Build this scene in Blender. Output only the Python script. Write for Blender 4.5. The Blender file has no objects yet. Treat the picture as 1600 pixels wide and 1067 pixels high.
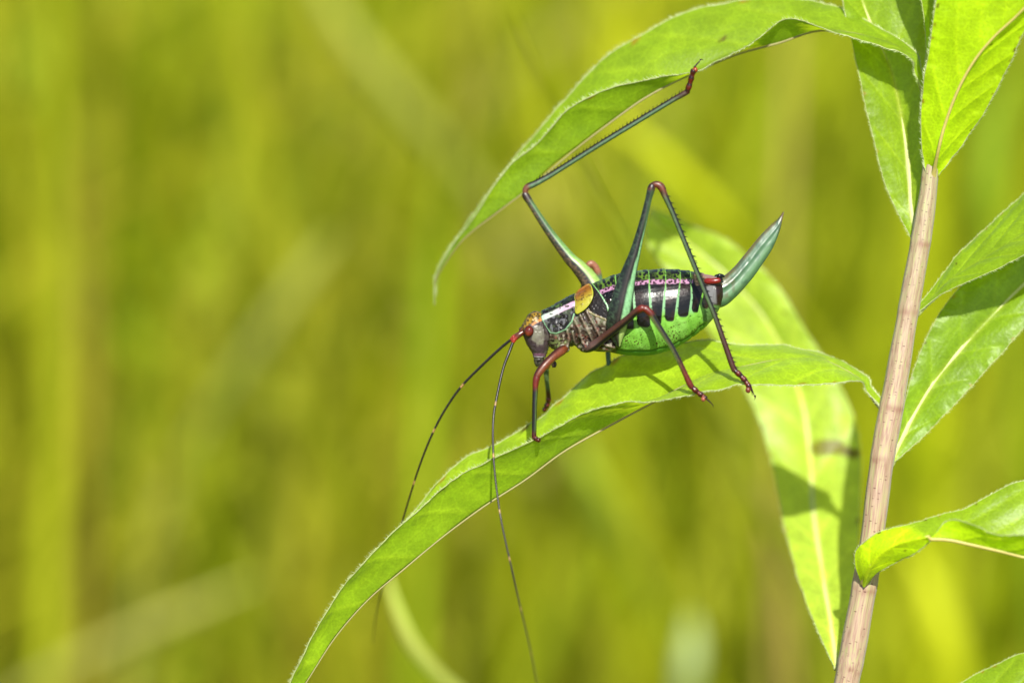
import bpy, math, random
import numpy as np
from mathutils import Vector, Matrix

# ------------------------------------------------------------------ camera, sky, sun, exposure
K = 6.25e-5                      # metres of one picture unit at the focus plane (100 mm across 1600)
PITCH = math.radians(15)
LENS, FSTOP = 100.0, 10.5
DIST = 1600 * K * LENS / 36.0    # camera to focus plane
CX, CY = 800.0, 533.5
R_ = np.array([1.0, 0, 0])
F_ = np.array([0, math.cos(PITCH), -math.sin(PITCH)])
U_ = np.array([0, math.sin(PITCH), math.cos(PITCH)])
CENTER = np.array([0, 0, 0.60])  # focus point, 60 cm above the ground
CAM = CENTER - F_ * DIST

scn = bpy.context.scene
col = scn.collection
cd = bpy.data.cameras.new('camera'); cam = bpy.data.objects.new('camera', cd); col.objects.link(cam)
cam.location = CAM; cam.rotation_euler = (math.pi/2 - PITCH, 0, 0)
cd.lens = LENS; cd.sensor_width = 36; cd.clip_start = 0.005; cd.clip_end = 3000
cd.dof.use_dof = True; cd.dof.focus_distance = DIST - 0.001; cd.dof.aperture_fstop = FSTOP; cd.dof.aperture_blades = 0
scn.camera = cam

SUN = R_*0.07 + U_*0.53 - F_*0.845
SUN = SUN / np.linalg.norm(SUN)
w = bpy.data.worlds.new('World'); scn.world = w; w.use_nodes = True
nt = w.node_tree; bg = nt.nodes['Background']
sky = nt.nodes.new('ShaderNodeTexSky'); sky.sky_type = 'NISHITA'; sky.sun_disc = False
sky.sun_elevation = math.asin(SUN[2]); sky.sun_rotation = math.atan2(SUN[0], SUN[1])
nt.links.new(sky.outputs[0], bg.inputs[0]); bg.inputs[1].default_value = 0.085
sd = bpy.data.lights.new('sun', 'SUN'); so = bpy.data.objects.new('sun', sd); col.objects.link(so)
sd.energy = 4.6; sd.angle = math.radians(0.53); sd.color = (1.0, 0.95, 0.86)
so.rotation_euler = Vector(SUN).to_track_quat('Z', 'Y').to_euler(); so.location = (0, -1, 3)
vs = scn.view_settings; vs.view_transform = 'Standard'; vs.look = 'None'; vs.gamma = 1; vs.use_curve_mapping = False
vs.exposure = 1.27
cy = scn.cycles
cy.use_denoising = True; cy.max_bounces = 8; cy.diffuse_bounces = 4; cy.transmission_bounces = 6; cy.caustics_reflective = False; cy.caustics_refractive = False
cy.sample_clamp_indirect = 4

rng = np.random.default_rng(7); random.seed(7)

# ------------------------------------------------------------------ helpers
def plane(p):
    """picture units (x right, y down, depth) -> metres, parallel axes (for the insect)"""
    p = np.asarray(p, float)
    return CENTER + ((p[..., 0:1]-CX)*R_ + (CY-p[..., 1:2])*U_ + p[..., 2:3]*F_) * K
def pt(p):
    """a measured point: picture x, y and its depth behind the focus plane -> metres"""
    p = np.asarray(p, float)
    s = 1 + p[..., 2:3]*K/DIST
    return CENTER + ((p[..., 0:1]-CX)*s*R_ + (CY-p[..., 1:2])*s*U_ + p[..., 2:3]*F_) * K
def lin(c):
    c = np.asarray(c, float)/255
    return np.where(c <= .04045, c/12.92, ((c+.055)/1.055)**2.4)
def alb(r, g, b, k=3.1):
    return np.clip(lin((r, g, b))/k, .003, .85)

def mesh_obj(name, V, F, mat, parent=None, smooth=True, colr=None, rough=None, base=None, uv=None):
    me = bpy.data.meshes.new(name)
    V = np.asarray(V, float)
    if base is not None: V = V - base
    me.from_pydata(V.tolist(), [], [tuple(int(i) for i in f) for f in F] if not isinstance(F, np.ndarray) else F.tolist())
    if smooth: me.polygons.foreach_set('use_smooth', np.ones(len(me.polygons), bool))
    if colr is not None:
        a = me.color_attributes.new('Col', 'FLOAT_COLOR', 'POINT')
        c = np.ones((len(V), 4)); c[:, :3] = colr; a.data.foreach_set('color', c.ravel())
    if rough is not None:
        a = me.attributes.new('rough', 'FLOAT', 'POINT'); a.data.foreach_set('value', np.asarray(rough, float))
    if uv is not None:
        a = me.attributes.new('uvl', 'FLOAT_VECTOR', 'POINT'); a.data.foreach_set('vector', np.asarray(uv, float).ravel())
    for m in (mat if isinstance(mat, (list, tuple)) else [mat]): me.materials.append(m)
    me.update()
    o = bpy.data.objects.new(name, me); col.objects.link(o)
    if parent is not None: o.parent = parent
    return o
def empty(name, loc, label=None, cat=None, group=None):
    o = bpy.data.objects.new(name, None); col.objects.link(o); o.location = loc; o.empty_display_size = .005
    return tag(o, label, cat, group)
def tag(o, label=None, cat=None, group=None, kind=None):
    if label: o['label'] = label
    if cat: o['category'] = cat
    if group: o['group'] = group
    if kind: o['kind'] = kind
    return o
def catmull(P, t):
    """P (n,d) control points at 0..n-1; t array in 0..n-1"""
    P = np.asarray(P, float); n = len(P)
    Q = np.vstack([2*P[0]-P[1], P, 2*P[-1]-P[-2]])
    i = np.clip(np.floor(t).astype(int), 0, n-2); f = (t-i)[:, None]
    a, b, c, d = Q[i], Q[i+1], Q[i+2], Q[i+3]
    return .5*((2*b)+(-a+c)*f+(2*a-5*b+4*c-d)*f**2+(-a+3*b-3*c+d)*f**3)
def grid_faces(nu, nv, closed=False):
    i, j = np.meshgrid(np.arange(nu-1), np.arange(nv if closed else nv-1), indexing='ij')
    j2 = (j+1) % nv
    return np.stack([i*nv+j, i*nv+j2, (i+1)*nv+j2, (i+1)*nv+j], -1).reshape(-1, 4)
def unit(v): return v/np.maximum(np.linalg.norm(v, axis=-1, keepdims=True), 1e-12)

def hash3(i, seed):
    n = (i[..., 0]*374761393 + i[..., 1]*668265263 + i[..., 2]*2147483647 + seed*144665) & 0xffffffff
    n = ((n ^ (n >> 13))*1274126177) & 0xffffffff
    return ((n ^ (n >> 16)) & 0xffff)/65535.0
def noise(p, scale, seed=0):
    p = np.asarray(p, float)*scale; i = np.floor(p).astype(np.int64); f = p-i; f = f*f*(3-2*f)
    r = 0
    for dx in (0, 1):
        for dy in (0, 1):
            for dz in (0, 1):
                wgt = (f[..., 0] if dx else 1-f[..., 0])*(f[..., 1] if dy else 1-f[..., 1])*(f[..., 2] if dz else 1-f[..., 2])
                r = r + wgt*hash3(i+np.array([dx, dy, dz]), seed)
    return r
def sstep(a, b, x):
    t = np.clip((x-a)/(b-a), 0, 1); return t*t*(3-2*t)
def mixc(a, b, t): t = np.clip(t, 0, 1)[:, None]; return np.asarray(a)*(1-t)+np.asarray(b)*t
def poly_sd(P, poly):
    """signed distance in the side view, negative inside"""
    poly = np.asarray(poly, float); d = np.full(len(P), 1e9); ins = np.zeros(len(P), bool)
    for a, b in zip(poly, np.roll(poly, -1, 0)):
        ab = b-a; t = np.clip(((P-a)@ab)/max(ab@ab, 1e-9), 0, 1)
        d = np.minimum(d, np.linalg.norm(P-(a+t[:, None]*ab), axis=1))
        c = ((a[1] > P[:, 1]) != (b[1] > P[:, 1]))
        xx = (b[0]-a[0])*(P[:, 1]-a[1])/(b[1]-a[1] if b[1] != a[1] else 1e-9)+a[0]
        ins ^= c & (P[:, 0] < xx)
    return np.where(ins, -d, d)
def line_d(P, line):
    line = np.asarray(line, float); d = np.full(len(P), 1e9)
    for a, b in zip(line[:-1], line[1:]):
        ab = b-a; t = np.clip(((P-a)@ab)/max(ab@ab, 1e-9), 0, 1)
        d = np.minimum(d, np.linalg.norm(P-(a+t[:, None]*ab), axis=1))
    return d

# ------------------------------------------------------------------ materials
def new_mat(name):
    m = bpy.data.materials.new(name); m.use_nodes = True; n = m.node_tree
    for x in list(n.nodes): n.nodes.remove(x)
    return m, n, n.nodes.new('ShaderNodeOutputMaterial')
def nd(n, t, **k):
    x = n.nodes.new(t)
    for a, b in k.items():
        if a.startswith('_'): setattr(x, a[1:], b)
        else: x.inputs[a.replace('__', ' ')].default_value = b
    return x
def leaf_mat(name, base, trans, tw=.42, rough=.42, spec=.35, pub=1.0):
    """leaf blade: painted vein tint (Col) times green, diffuse + transmitted light + faint gloss"""
    m, n, out = new_mat(name); L = n.links.new
    at = nd(n, 'ShaderNodeAttribute', _attribute_name='Col')
    ge = nd(n, 'ShaderNodeNewGeometry')
    n1 = nd(n, 'ShaderNodeTexNoise', Scale=260.0, Detail=4.0); L(ge.outputs['Position'], n1.inputs['Vector'])
    n2 = nd(n, 'ShaderNodeTexNoise', Scale=4200.0, Detail=2.0); L(ge.outputs['Position'], n2.inputs['Vector'])
    rp = nd(n, 'ShaderNodeMapRange'); L(n1.outputs['Fac'], rp.inputs['Value'])
    for k_, v in (('From Min', .3), ('From Max', .7), ('To Min', .86), ('To Max', 1.12)): rp.inputs[k_].default_value = v
    rp2 = nd(n, 'ShaderNodeMapRange'); L(n2.outputs['Fac'], rp2.inputs['Value'])
    for k_, v in (('From Min', .3), ('From Max', .7), ('To Min', .9), ('To Max', 1.1)): rp2.inputs[k_].default_value = v
    mu = nd(n, 'ShaderNodeMath', _operation='MULTIPLY'); L(rp.outputs[0], mu.inputs[0]); L(rp2.outputs[0], mu.inputs[1])
    v3 = nd(n, 'ShaderNodeTexVoronoi', _feature='DISTANCE_TO_EDGE', Scale=700.0); L(ge.outputs['Position'], v3.inputs['Vector'])
    r3 = nd(n, 'ShaderNodeMapRange'); L(v3.outputs['Distance'], r3.inputs['Value'])
    for k_, v in (('From Min', .0), ('From Max', .10), ('To Min', 1.10), ('To Max', .98)): r3.inputs[k_].default_value = v
    mu0 = mu; mu = nd(n, 'ShaderNodeMath', _operation='MULTIPLY'); L(mu0.outputs[0], mu.inputs[0]); L(r3.outputs[0], mu.inputs[1])
    def tint(c):
        a = nd(n, 'ShaderNodeMix', _data_type='RGBA', _blend_type='MULTIPLY'); a.inputs[0].default_value = 1
        a.inputs[6].default_value = (*c, 1); L(at.outputs['Color'], a.inputs[7])
        b = nd(n, 'ShaderNodeVectorMath', _operation='SCALE'); L(a.outputs[2], b.inputs[0]); L(mu.outputs[0], b.inputs['Scale'])
        return b
    cb, ct = tint(base), tint(trans)
    vo = nd(n, 'ShaderNodeTexVoronoi', Scale=3000.0); L(ge.outputs['Position'], vo.inputs['Vector'])
    bm = nd(n, 'ShaderNodeBump', Strength=.35*pub, Distance=.00006); L(vo.outputs['Distance'], bm.inputs['Height'])
    bm2 = nd(n, 'ShaderNodeBump', Strength=.5, Distance=.0002); L(n1.outputs['Fac'], bm2.inputs['Height']); L(bm.outputs[0], bm2.inputs['Normal'])
    p = nd(n, 'ShaderNodeBsdfPrincipled', Roughness=rough); p.inputs['Specular IOR Level'].default_value = spec
    p.inputs['Sheen Weight'].default_value = .06; p.inputs['Sheen Roughness'].default_value = .4
    L(cb.outputs[0], p.inputs['Base Color']); L(bm2.outputs[0], p.inputs['Normal'])
    t = nd(n, 'ShaderNodeBsdfTranslucent'); L(ct.outputs[0], t.inputs['Color']); L(bm2.outputs[0], t.inputs['Normal'])
    mx = nd(n, 'ShaderNodeMixShader'); mx.inputs[0].default_value = tw
    L(p.outputs[0], mx.inputs[1]); L(t.outputs[0], mx.inputs[2]); L(mx.outputs[0], out.inputs[0])
    return m
def plain_mat(name, c, rough=.5, tw=0.0, nscale=3000, namp=.25, bump=.2, vary=None):
    m, n, out = new_mat(name); L = n.links.new
    ge = nd(n, 'ShaderNodeNewGeometry')
    n1 = nd(n, 'ShaderNodeTexNoise', Scale=float(nscale), Detail=4.0); L(ge.outputs['Position'], n1.inputs['Vector'])
    mx = nd(n, 'ShaderNodeMix', _data_type='RGBA'); L(n1.outputs['Fac'], mx.inputs[0])
    c = np.array(c); c2 = np.array(vary) if vary is not None else np.clip(c*(1+namp), 0, 1); c1 = c*(1-namp) if vary is None else c
    mx.inputs[6].default_value = (*c1, 1); mx.inputs[7].default_value = (*c2, 1)
    bm = nd(n, 'ShaderNodeBump', Strength=bump, Distance=.00008); L(n1.outputs['Fac'], bm.inputs['Height'])
    p = nd(n, 'ShaderNodeBsdfPrincipled', Roughness=rough); L(mx.outputs[2], p.inputs['Base Color']); L(bm.outputs[0], p.inputs['Normal'])
    if tw:
        t = nd(n, 'ShaderNodeBsdfTranslucent'); L(mx.outputs[2], t.inputs['Color'])
        s = nd(n, 'ShaderNodeMixShader'); s.inputs[0].default_value = tw
        L(p.outputs[0], s.inputs[1]); L(t.outputs[0], s.inputs[2]); L(s.outputs[0], out.inputs[0])
    else: L(p.outputs[0], out.inputs[0])
    return m
def chitin_mat(name, bump=.06, coat=.0, scale=9000, spec=.24):
    """insect cuticle: painted pattern (Col), painted gloss (rough), fine pitted relief"""
    m, n, out = new_mat(name); L = n.links.new
    at = nd(n, 'ShaderNodeAttribute', _attribute_name='Col'); ar = nd(n, 'ShaderNodeAttribute', _attribute_name='rough')
    ge = nd(n, 'ShaderNodeNewGeometry')
    n1 = nd(n, 'ShaderNodeTexNoise', Scale=float(scale), Detail=3.0); L(ge.outputs['Position'], n1.inputs['Vector'])
    bm = nd(n, 'ShaderNodeBump', Strength=bump, Distance=.00005); L(n1.outputs['Fac'], bm.inputs['Height'])
    p = nd(n, 'ShaderNodeBsdfPrincipled'); L(at.outputs['Color'], p.inputs['Base Color']); L(ar.outputs['Fac'], p.inputs['Roughness']); L(bm.outputs[0], p.inputs['Normal'])
    p.inputs['Specular IOR Level'].default_value = spec
    p.inputs['Coat Weight'].default_value = coat; p.inputs['Coat Roughness'].default_value = .2
    p.inputs['Subsurface Weight'].default_value = .0
    L(p.outputs[0], out.inputs[0]); return m
def attr_mat(name, tw=.3, rough=.6):
    m, n, out = new_mat(name); L = n.links.new
    at = nd(n, 'ShaderNodeAttribute', _attribute_name='Col')
    p = nd(n, 'ShaderNodeBsdfPrincipled', Roughness=rough); p.inputs['Specular IOR Level'].default_value = .12
    L(at.outputs['Color'], p.inputs['Base Color'])
    t = nd(n, 'ShaderNodeBsdfTranslucent'); L(at.outputs['Color'], t.inputs['Color'])
    s = nd(n, 'ShaderNodeMixShader'); s.inputs[0].default_value = tw
    L(p.outputs[0], s.inputs[1]); L(t.outputs[0], s.inputs[2]); L(s.outputs[0], out.inputs[0]); return m

M_LEAF = leaf_mat('leaf_green', (.136, .218, .007), (.48, .66, .008), tw=.42, spec=.25)
M_RIB = plain_mat('leaf_midrib', (.42, .46, .16), .5, .25, 2500, .2)
M_KEEL = plain_mat('leaf_keel', (.21, .24, .06), .55, .2, 2500, .25, vary=(.27, .20, .10))
M_RIBB = plain_mat('leaf_midrib_brown', (.42, .36, .10), .5, .2, 2500, .25)
M_MARG = plain_mat('leaf_margin', (.26, .36, .09), .6, .3, 6000, .3, .4, vary=(.34, .34, .16))
M_HAIR = plain_mat('leaf_hair', (.52, .60, .32), .5, .35, 6000, .1)
M_CHI = chitin_mat('cuticle')
M_LEG = chitin_mat('leg_cuticle', .15, .06, 12000, .3)
M_GRASS = attr_mat('grass')

# ------------------------------------------------------------------ ground and meadow
def build_ground():
    m, n, out = new_mat('meadow_soil'); L = n.links.new
    ge = nd(n, 'ShaderNodeNewGeometry')
    n1 = nd(n, 'ShaderNodeTexNoise', Scale=6.0, Detail=8.0); L(ge.outputs['Position'], n1.inputs['Vector'])
    mx = nd(n, 'ShaderNodeMix', _data_type='RGBA'); L(n1.outputs['Fac'], mx.inputs[0])
    mx.inputs[6].default_value = (.10, .095, .02, 1); mx.inputs[7].default_value = (.17, .18, .02, 1)
    p = nd(n, 'ShaderNodeBsdfPrincipled', Roughness=.9); L(mx.outputs[2], p.inputs['Base Color'])
    bm = nd(n, 'ShaderNodeBump', Strength=.6, Distance=.02); L(n1.outputs['Fac'], bm.inputs['Height']); L(bm.outputs[0], p.inputs['Normal'])
    L(p.outputs[0], out.inputs[0])
    xs = np.concatenate([-np.geomspace(1500, 3, 14), np.linspace(-2.6, 2.6, 40), np.geomspace(3, 1500, 14)])
    X, Y = np.meshgrid(xs, xs, indexing='ij')
    P = np.stack([X, Y, X*0], -1)
    Z = (noise(P, 2.0, 3)-.5)*.03*(np.hypot(X, Y) < 6)
    V = np.stack([X, Y, Z], -1).reshape(-1, 3)
    o = mesh_obj('ground', V, grid_faces(len(xs), len(xs)), m); tag(o, kind='structure')
build_ground()

PAL = np.array([1.03, 1.13, .35])*np.array([(.30, .30, .012), (.23, .235, .010), (.19, .26, .012), (.33, .29, .05), (.36, .34, .10), (.16, .17, .008), (.30, .34, .02)])
PW = np.array([.30, .22, .16, .10, .08, .06, .08])
def strips(roots, heads, H, W, lean, bend, colors, seg=6):
    """many grass blades as one strip mesh"""
    n = len(roots); t = np.linspace(0, 1, seg)
    d = np.stack([np.cos(heads), np.sin(heads), 0*heads], -1)
    side = np.stack([-np.sin(heads+.9), np.cos(heads+.9), 0*heads], -1)
    c = roots[:, None] + np.stack([0*H, 0*H, H], -1)[:, None]*(t[None, :, None]*(1-.18*bend[:, None, None]*t[None, :, None])) \
        + d[:, None]*(H*lean)[:, None, None]*t[None, :, None] + d[:, None]*(H*bend)[:, None, None]*(t**2.6)[None, :, None]*.6
    wv = (W[:, None]*(1-t**2.2)[None]*.5+.0002)[..., None]*side[:, None]
    V = np.stack([c-wv, c+wv], 2).reshape(-1, 3)
    b = (np.arange(n)*seg*2)[:, None]; k = np.arange(seg-1)[None]*2
    F = np.stack([b+k, b+k+1, b+k+3, b+k+2], -1).reshape(-1, 4)
    C = np.repeat(colors, seg*2, 0)
    return V, F, C
def build_meadow():
    N = 17000
    y = .42+3.6*rng.random(N)**1.25
    x = (rng.random(N)-.5)*2*(.55+.36*y)
    n_low = 2600
    xl = (rng.random(n_low)-.5)*3.2; yl = -.9+1.5*rng.random(n_low)
    P = np.concatenate([np.stack([x, y, 0*x-.01], -1), np.stack([xl, yl, 0*xl-.01], -1)])
    H = np.concatenate([.30+.55*rng.random(N), .08+.18*rng.random(n_low)])
    W = np.concatenate([.003+.006*rng.random(N)**1.5, .003+.003*rng.random(n_low)])
    n = len(P)
    cl = noise(P, 3.2, 11); cl2 = .5*noise(P, 2.2, 5)+.5*noise(P, 5.5, 6)
    idx = rng.choice(len(PAL), n, p=PW)
    C = PAL[idx]*np.array([.97, 1.03, 1])*(.32+1.32*cl2)[:, None]*(.8+.4*rng.random(n))[:, None]
    g = sstep(.35, .7, cl)[:, None]
    C = C*(1-.5*g)+.5*g*np.array([.25, .36, .008])*(.6+.8*cl2[:, None])
    br = (sstep(.5, .75, noise(P, 2.6, 21))*sstep(.3, -.5, P[:, 0]))[:, None]; C = C*(1-.55*br)+.55*br*np.array([.36, .27, .03])
    heads = rng.random(n)*2*math.pi
    V, F, Cc = strips(P, heads, H, W, .05+.16*rng.random(n), rng.random(n)**2*.9, C)
    nw = 420; wy = .55+2.6*rng.random(nw)**1.1; wx = (rng.random(nw)-.5)*2*(.5+.36*wy); wh = .3+.38*rng.random(nw)
    base = np.stack([wx, wy, 0*wx-.01], -1); wc = np.array([(.22, .34, .012), (.40, .42, .012), (.14, .20, .008), (.36, .33, .07)])[rng.choice(4, nw, p=[.4, .25, .2, .15])]
    Vs, Fs, Cs = strips(base, rng.random(nw)*6.28, wh, np.full(nw, .004), np.zeros(nw), np.zeros(nw), wc*.8)
    lv = np.repeat(np.arange(nw), 7); hz = wh[lv]*(.25+.75*np.tile(np.linspace(0, 1, 7), nw)); root = base[lv]+np.stack([0*hz, 0*hz, hz], -1); nl = len(lv)
    Vl, Fl, Cl = strips(root, rng.random(nl)*6.28, .05+.06*rng.random(nl), .014+.014*rng.random(nl), .7+.8*rng.random(nl), .6*rng.random(nl), wc[lv]*(.8+.4*rng.random(nl))[:, None])
    F = np.vstack([F, Fs+len(V), Fl+len(V)+len(Vs)]); V = np.vstack([V, Vs, Vl]); Cc = np.vstack([Cc, Cs, Cl])
    o = mesh_obj('meadow_grass', V, F, M_GRASS, colr=Cc)
    tag(o, 'dense yellow green meadow grass far out of focus behind the plant', 'grass', kind='stuff')
build_meadow()

# ------------------------------------------------------------------ blurred single blades and leaves of the meadow
def ribbon(name, pts, widths, color, label, cat, group=None, nu=40, fold=.25, ground=True):
    """one channelled blade through measured points; its stalk runs on to the ground"""
    A = np.array([pt(p) for p in pts]); wd = np.array(widths)*K
    t0 = np.linspace(0, len(A)-1, nu); C = catmull(A, t0); W = np.interp(t0, np.arange(len(A)), wd)
    if ground:                                     # a thin stalk carries the blade from the ground
        d = unit(C[0]-C[2]); ns = 16; q = np.linspace(0, 1, ns)[:, None]
        hz = np.array([d[0], d[1], 0])*.5
        e = C[0]+hz*min(.12, C[0][2]*.4); g = np.array([e[0], e[1]+.02, -.01])
        ctl = C[0]+d*.25*C[0][2]
        ST = (1-q)**3*g+3*(1-q)**2*q*(g+np.array([0, 0, C[0][2]*.5]))+3*(1-q)*q*q*ctl+q**3*C[0]
        C = np.vstack([ST[:-1], C]); W = np.concatenate([np.full(ns-1, min(wd[0], .0022)), W])
        W[ns-1:ns+3] = np.linspace(W[0], W[ns+3], 4)
    nu = len(C); W = np.maximum(W, 2e-4); A = C
    T = unit(np.gradient(C, axis=0)); S = unit(np.cross(T, np.array([.15, 1, .1]))); N = np.cross(S, T)
    v = np.linspace(-1, 1, 7)
    V = C[:, None]+S[:, None]*(W[:, None]*v[None]*.5)[..., None]+N[:, None]*(W[:, None]*fold*(np.abs(v)**1.5)[None])[..., None]
    cc = np.repeat(np.array(color)[None]*(.92+.16*noise(C*60, 1, 2))[:, None], 7, 0)
    base = A[0].copy()
    o = mesh_obj(name, V.reshape(-1, 3), grid_faces(nu, 7), M_GRASS, colr=cc, base=base); o.location = base
    sm = o.modifiers.new('thickness', 'SOLIDIFY'); sm.thickness = .0002
    tag(o, label, cat, group); return o
GB = 'blurred grass blades behind the plant'
ribbon('grass_blade', [(66, 1150, 6200), (78, 800, 6000), (88, 400, 5700), (84, 100, 5400), (70, -300, 5200)], [75, 80, 75, 60, 30], (.32, .36, .012), 'tall upright yellow green grass blade running the full height of the meadow', 'grass blade', GB)
ribbon('grass_blade', [(860, 520, 7200), (760, 330, 6700), (640, 180, 6300), (545, 60, 6100), (480, -60, 6000)], [50, 80, 95, 80, 30], (.34, .37, .07), 'broad pale blade slanting across the meadow above the drooping leaf tip', 'grass blade', GB)
ribbon('grass_blade', [(330, 640, 6400), (400, 540, 6100), (470, 440, 5900), (520, 370, 5800)], [40, 60, 62, 10], (.34, .37, .08), 'short pale blade leaning right in the open meadow beside the antennae', 'grass blade', GB)
ribbon('grass_blade', [(775, 1122, 1150), (708, 1078, 1100), (668, 1040, 1060), (641, 1003, 1040), (624, 965, 1030), (613, 930, 1030), (606, 895, 1040)], [26, 28, 28, 26, 22, 14, 3], (.33, .38, .07), 'narrow pale curved blade tip just below the long leaf', 'grass blade', GB)
ribbon('grass_blade', [(20, 1090, 6000), (150, 1020, 5700), (270, 965, 5500), (400, 905, 5400)], [40, 60, 55, 8], (.38, .38, .09), 'low straw coloured blade lying almost flat in the meadow', 'grass blade', GB)
ribbon('grass_blade', [(640, 1150, 6600), (655, 800, 6300), (672, 480, 6000), (690, 250, 5800)], [70, 75, 70, 10], (.25, .36, .010), 'upright mid green blade directly behind the far antenna', 'grass blade', GB)
ribbon('weed_leaf', [(1190, 420, 4200), (1110, 330, 4000), (1030, 250, 3900), (960, 190, 3900)], [20, 66, 58, 8], (.42, .46, .010), 'blurred bright yellow leaf between the raised hind leg and the knee', 'leaf', None)
ribbon('weed_leaf', [(1500, 1120, 4600), (1480, 1020, 4500), (1450, 930, 4500), (1420, 850, 4550)], [60, 110, 90, 10], (.40, .44, .010), 'blurred yellow leaf low down to the right of the stem', 'leaf', None)
ribbon('weed_leaf', [(1060, 1110, 4200), (1075, 1050, 4100), (1080, 1000, 4100), (1080, 960, 4100)], [40, 70, 55, 8], (.34, .42, .16), 'small pale bluish blurred leaf low in the meadow under the big leaf', 'leaf', None)
ribbon('weed_leaf', [(1000, 900, 5200), (950, 820, 5000), (915, 740, 4900), (900, 680, 4900)], [40, 80, 70, 8], (.27, .36, .03), 'blurred mid green leaf in the meadow under the long lower leaf', 'leaf', None)
ribbon('weed_leaf', [(1560, 420, 4800), (1540, 300, 4700), (1560, 180, 4700), (1600, 80, 4700)], [50, 100, 90, 10], (.18, .27, .010), 'blurred dark green leaf behind the gap to the right of the stem', 'leaf', None)
ribbon('dry_stalk', [(1215, 700, 5600), (1222, 420, 5500), (1232, 200, 5500), (1240, -60, 5500)], [30, 34, 34, 26], (.30, .25, .05), 'brownish dry stalk rising behind the ovipositor tip', 'stalk', None)
ribbon('dry_stalk', [(130, 620, 6400), (128, 480, 6300), (120, 330, 6300), (118, 200, 6300)], [40, 44, 40, 8], (.28, .22, .03), 'brown dry stalk beside the tall upright grass blade', 'stalk', None)
ribbon('dry_stalk', [(1240, 1120, 4300), (1225, 960, 4300), (1205, 860, 4300), (1190, 760, 4300)], [26, 40, 40, 8], (.24, .18, .04), 'reddish brown dry stalk low behind the big hanging leaf', 'stalk', None)

# ------------------------------------------------------------------ the plant
def tube(C, ra, rb=None, nv=16, up=None, caps=True):
    """swept tube; ra in the side-view plane, rb across it. returns verts, faces, s, theta"""
    C = np.asarray(C, float); n = len(C); ra = np.asarray(ra, float); rb = ra if rb is None else np.asarray(rb, float)
    T = unit(np.gradient(C, axis=0)); up = np.array([0, 0, 1.0]) if up is None else np.asarray(up, float)
    S = unit(np.cross(T, up)); B = unit(np.cross(S, T))
    th = np.linspace(0, 2*math.pi, nv, endpoint=False)
    V = C[:, None]+S[:, None]*(ra[:, None]*np.cos(th))[..., None]+B[:, None]*(rb[:, None]*np.sin(th))[..., None]
    V = V.reshape(-1, 3); F = grid_faces(n, nv, True).tolist()
    s = np.repeat(np.linspace(0, 1, n), nv); tt = np.tile(th, n)
    if caps:
        V = np.vstack([V, C[0], C[-1]]); a = n*nv
        for j in range(nv):
            F.append((a, (j+1) % nv, j)); F.append((a+1, (n-1)*nv+j, (n-1)*nv+(j+1) % nv))
        s = np.append(s, [0, 1]); tt = np.append(tt, [0, 0])
    return V, F, s, tt

STEM = [(1470, -420, 30, 7), (1468, -200, 24, 9), (1464, 0, 20, 11), (1460, 140, 16, 12.5), (1453, 280, 12, 14), (1441, 370, 12, 16), (1427, 445, 12, 17), (1409, 540, 12, 18.5), (1394, 625, 12, 19.5),
        (1378, 720, 12, 19.5), (1361, 860, 12, 20), (1335, 1000, 14, 20.5), (1322, 1065, 16, 21), (1296, 1200, 22, 22), (1262, 1400, 30, 22)]
sp = np.array([np.append(pt(p[:3]), p[3]*K) for p in STEM])
last = sp[-1]; gx = last[0]-.055
for f in (.25, .5, .75, 1.0):
    sp = np.vstack([sp, [last[0]+(gx-last[0])*f, last[1]+.004*f, last[2]*(1-f)-.004*f, 23*K*(1+.15*f)]])
PB = np.array([sp[-1][0], sp[-1][1], 0.0])
plant = empty('leafy_plant', PB, 'tall leafy plant with pinkish stem and long pointed green leaves', 'plant')
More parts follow.
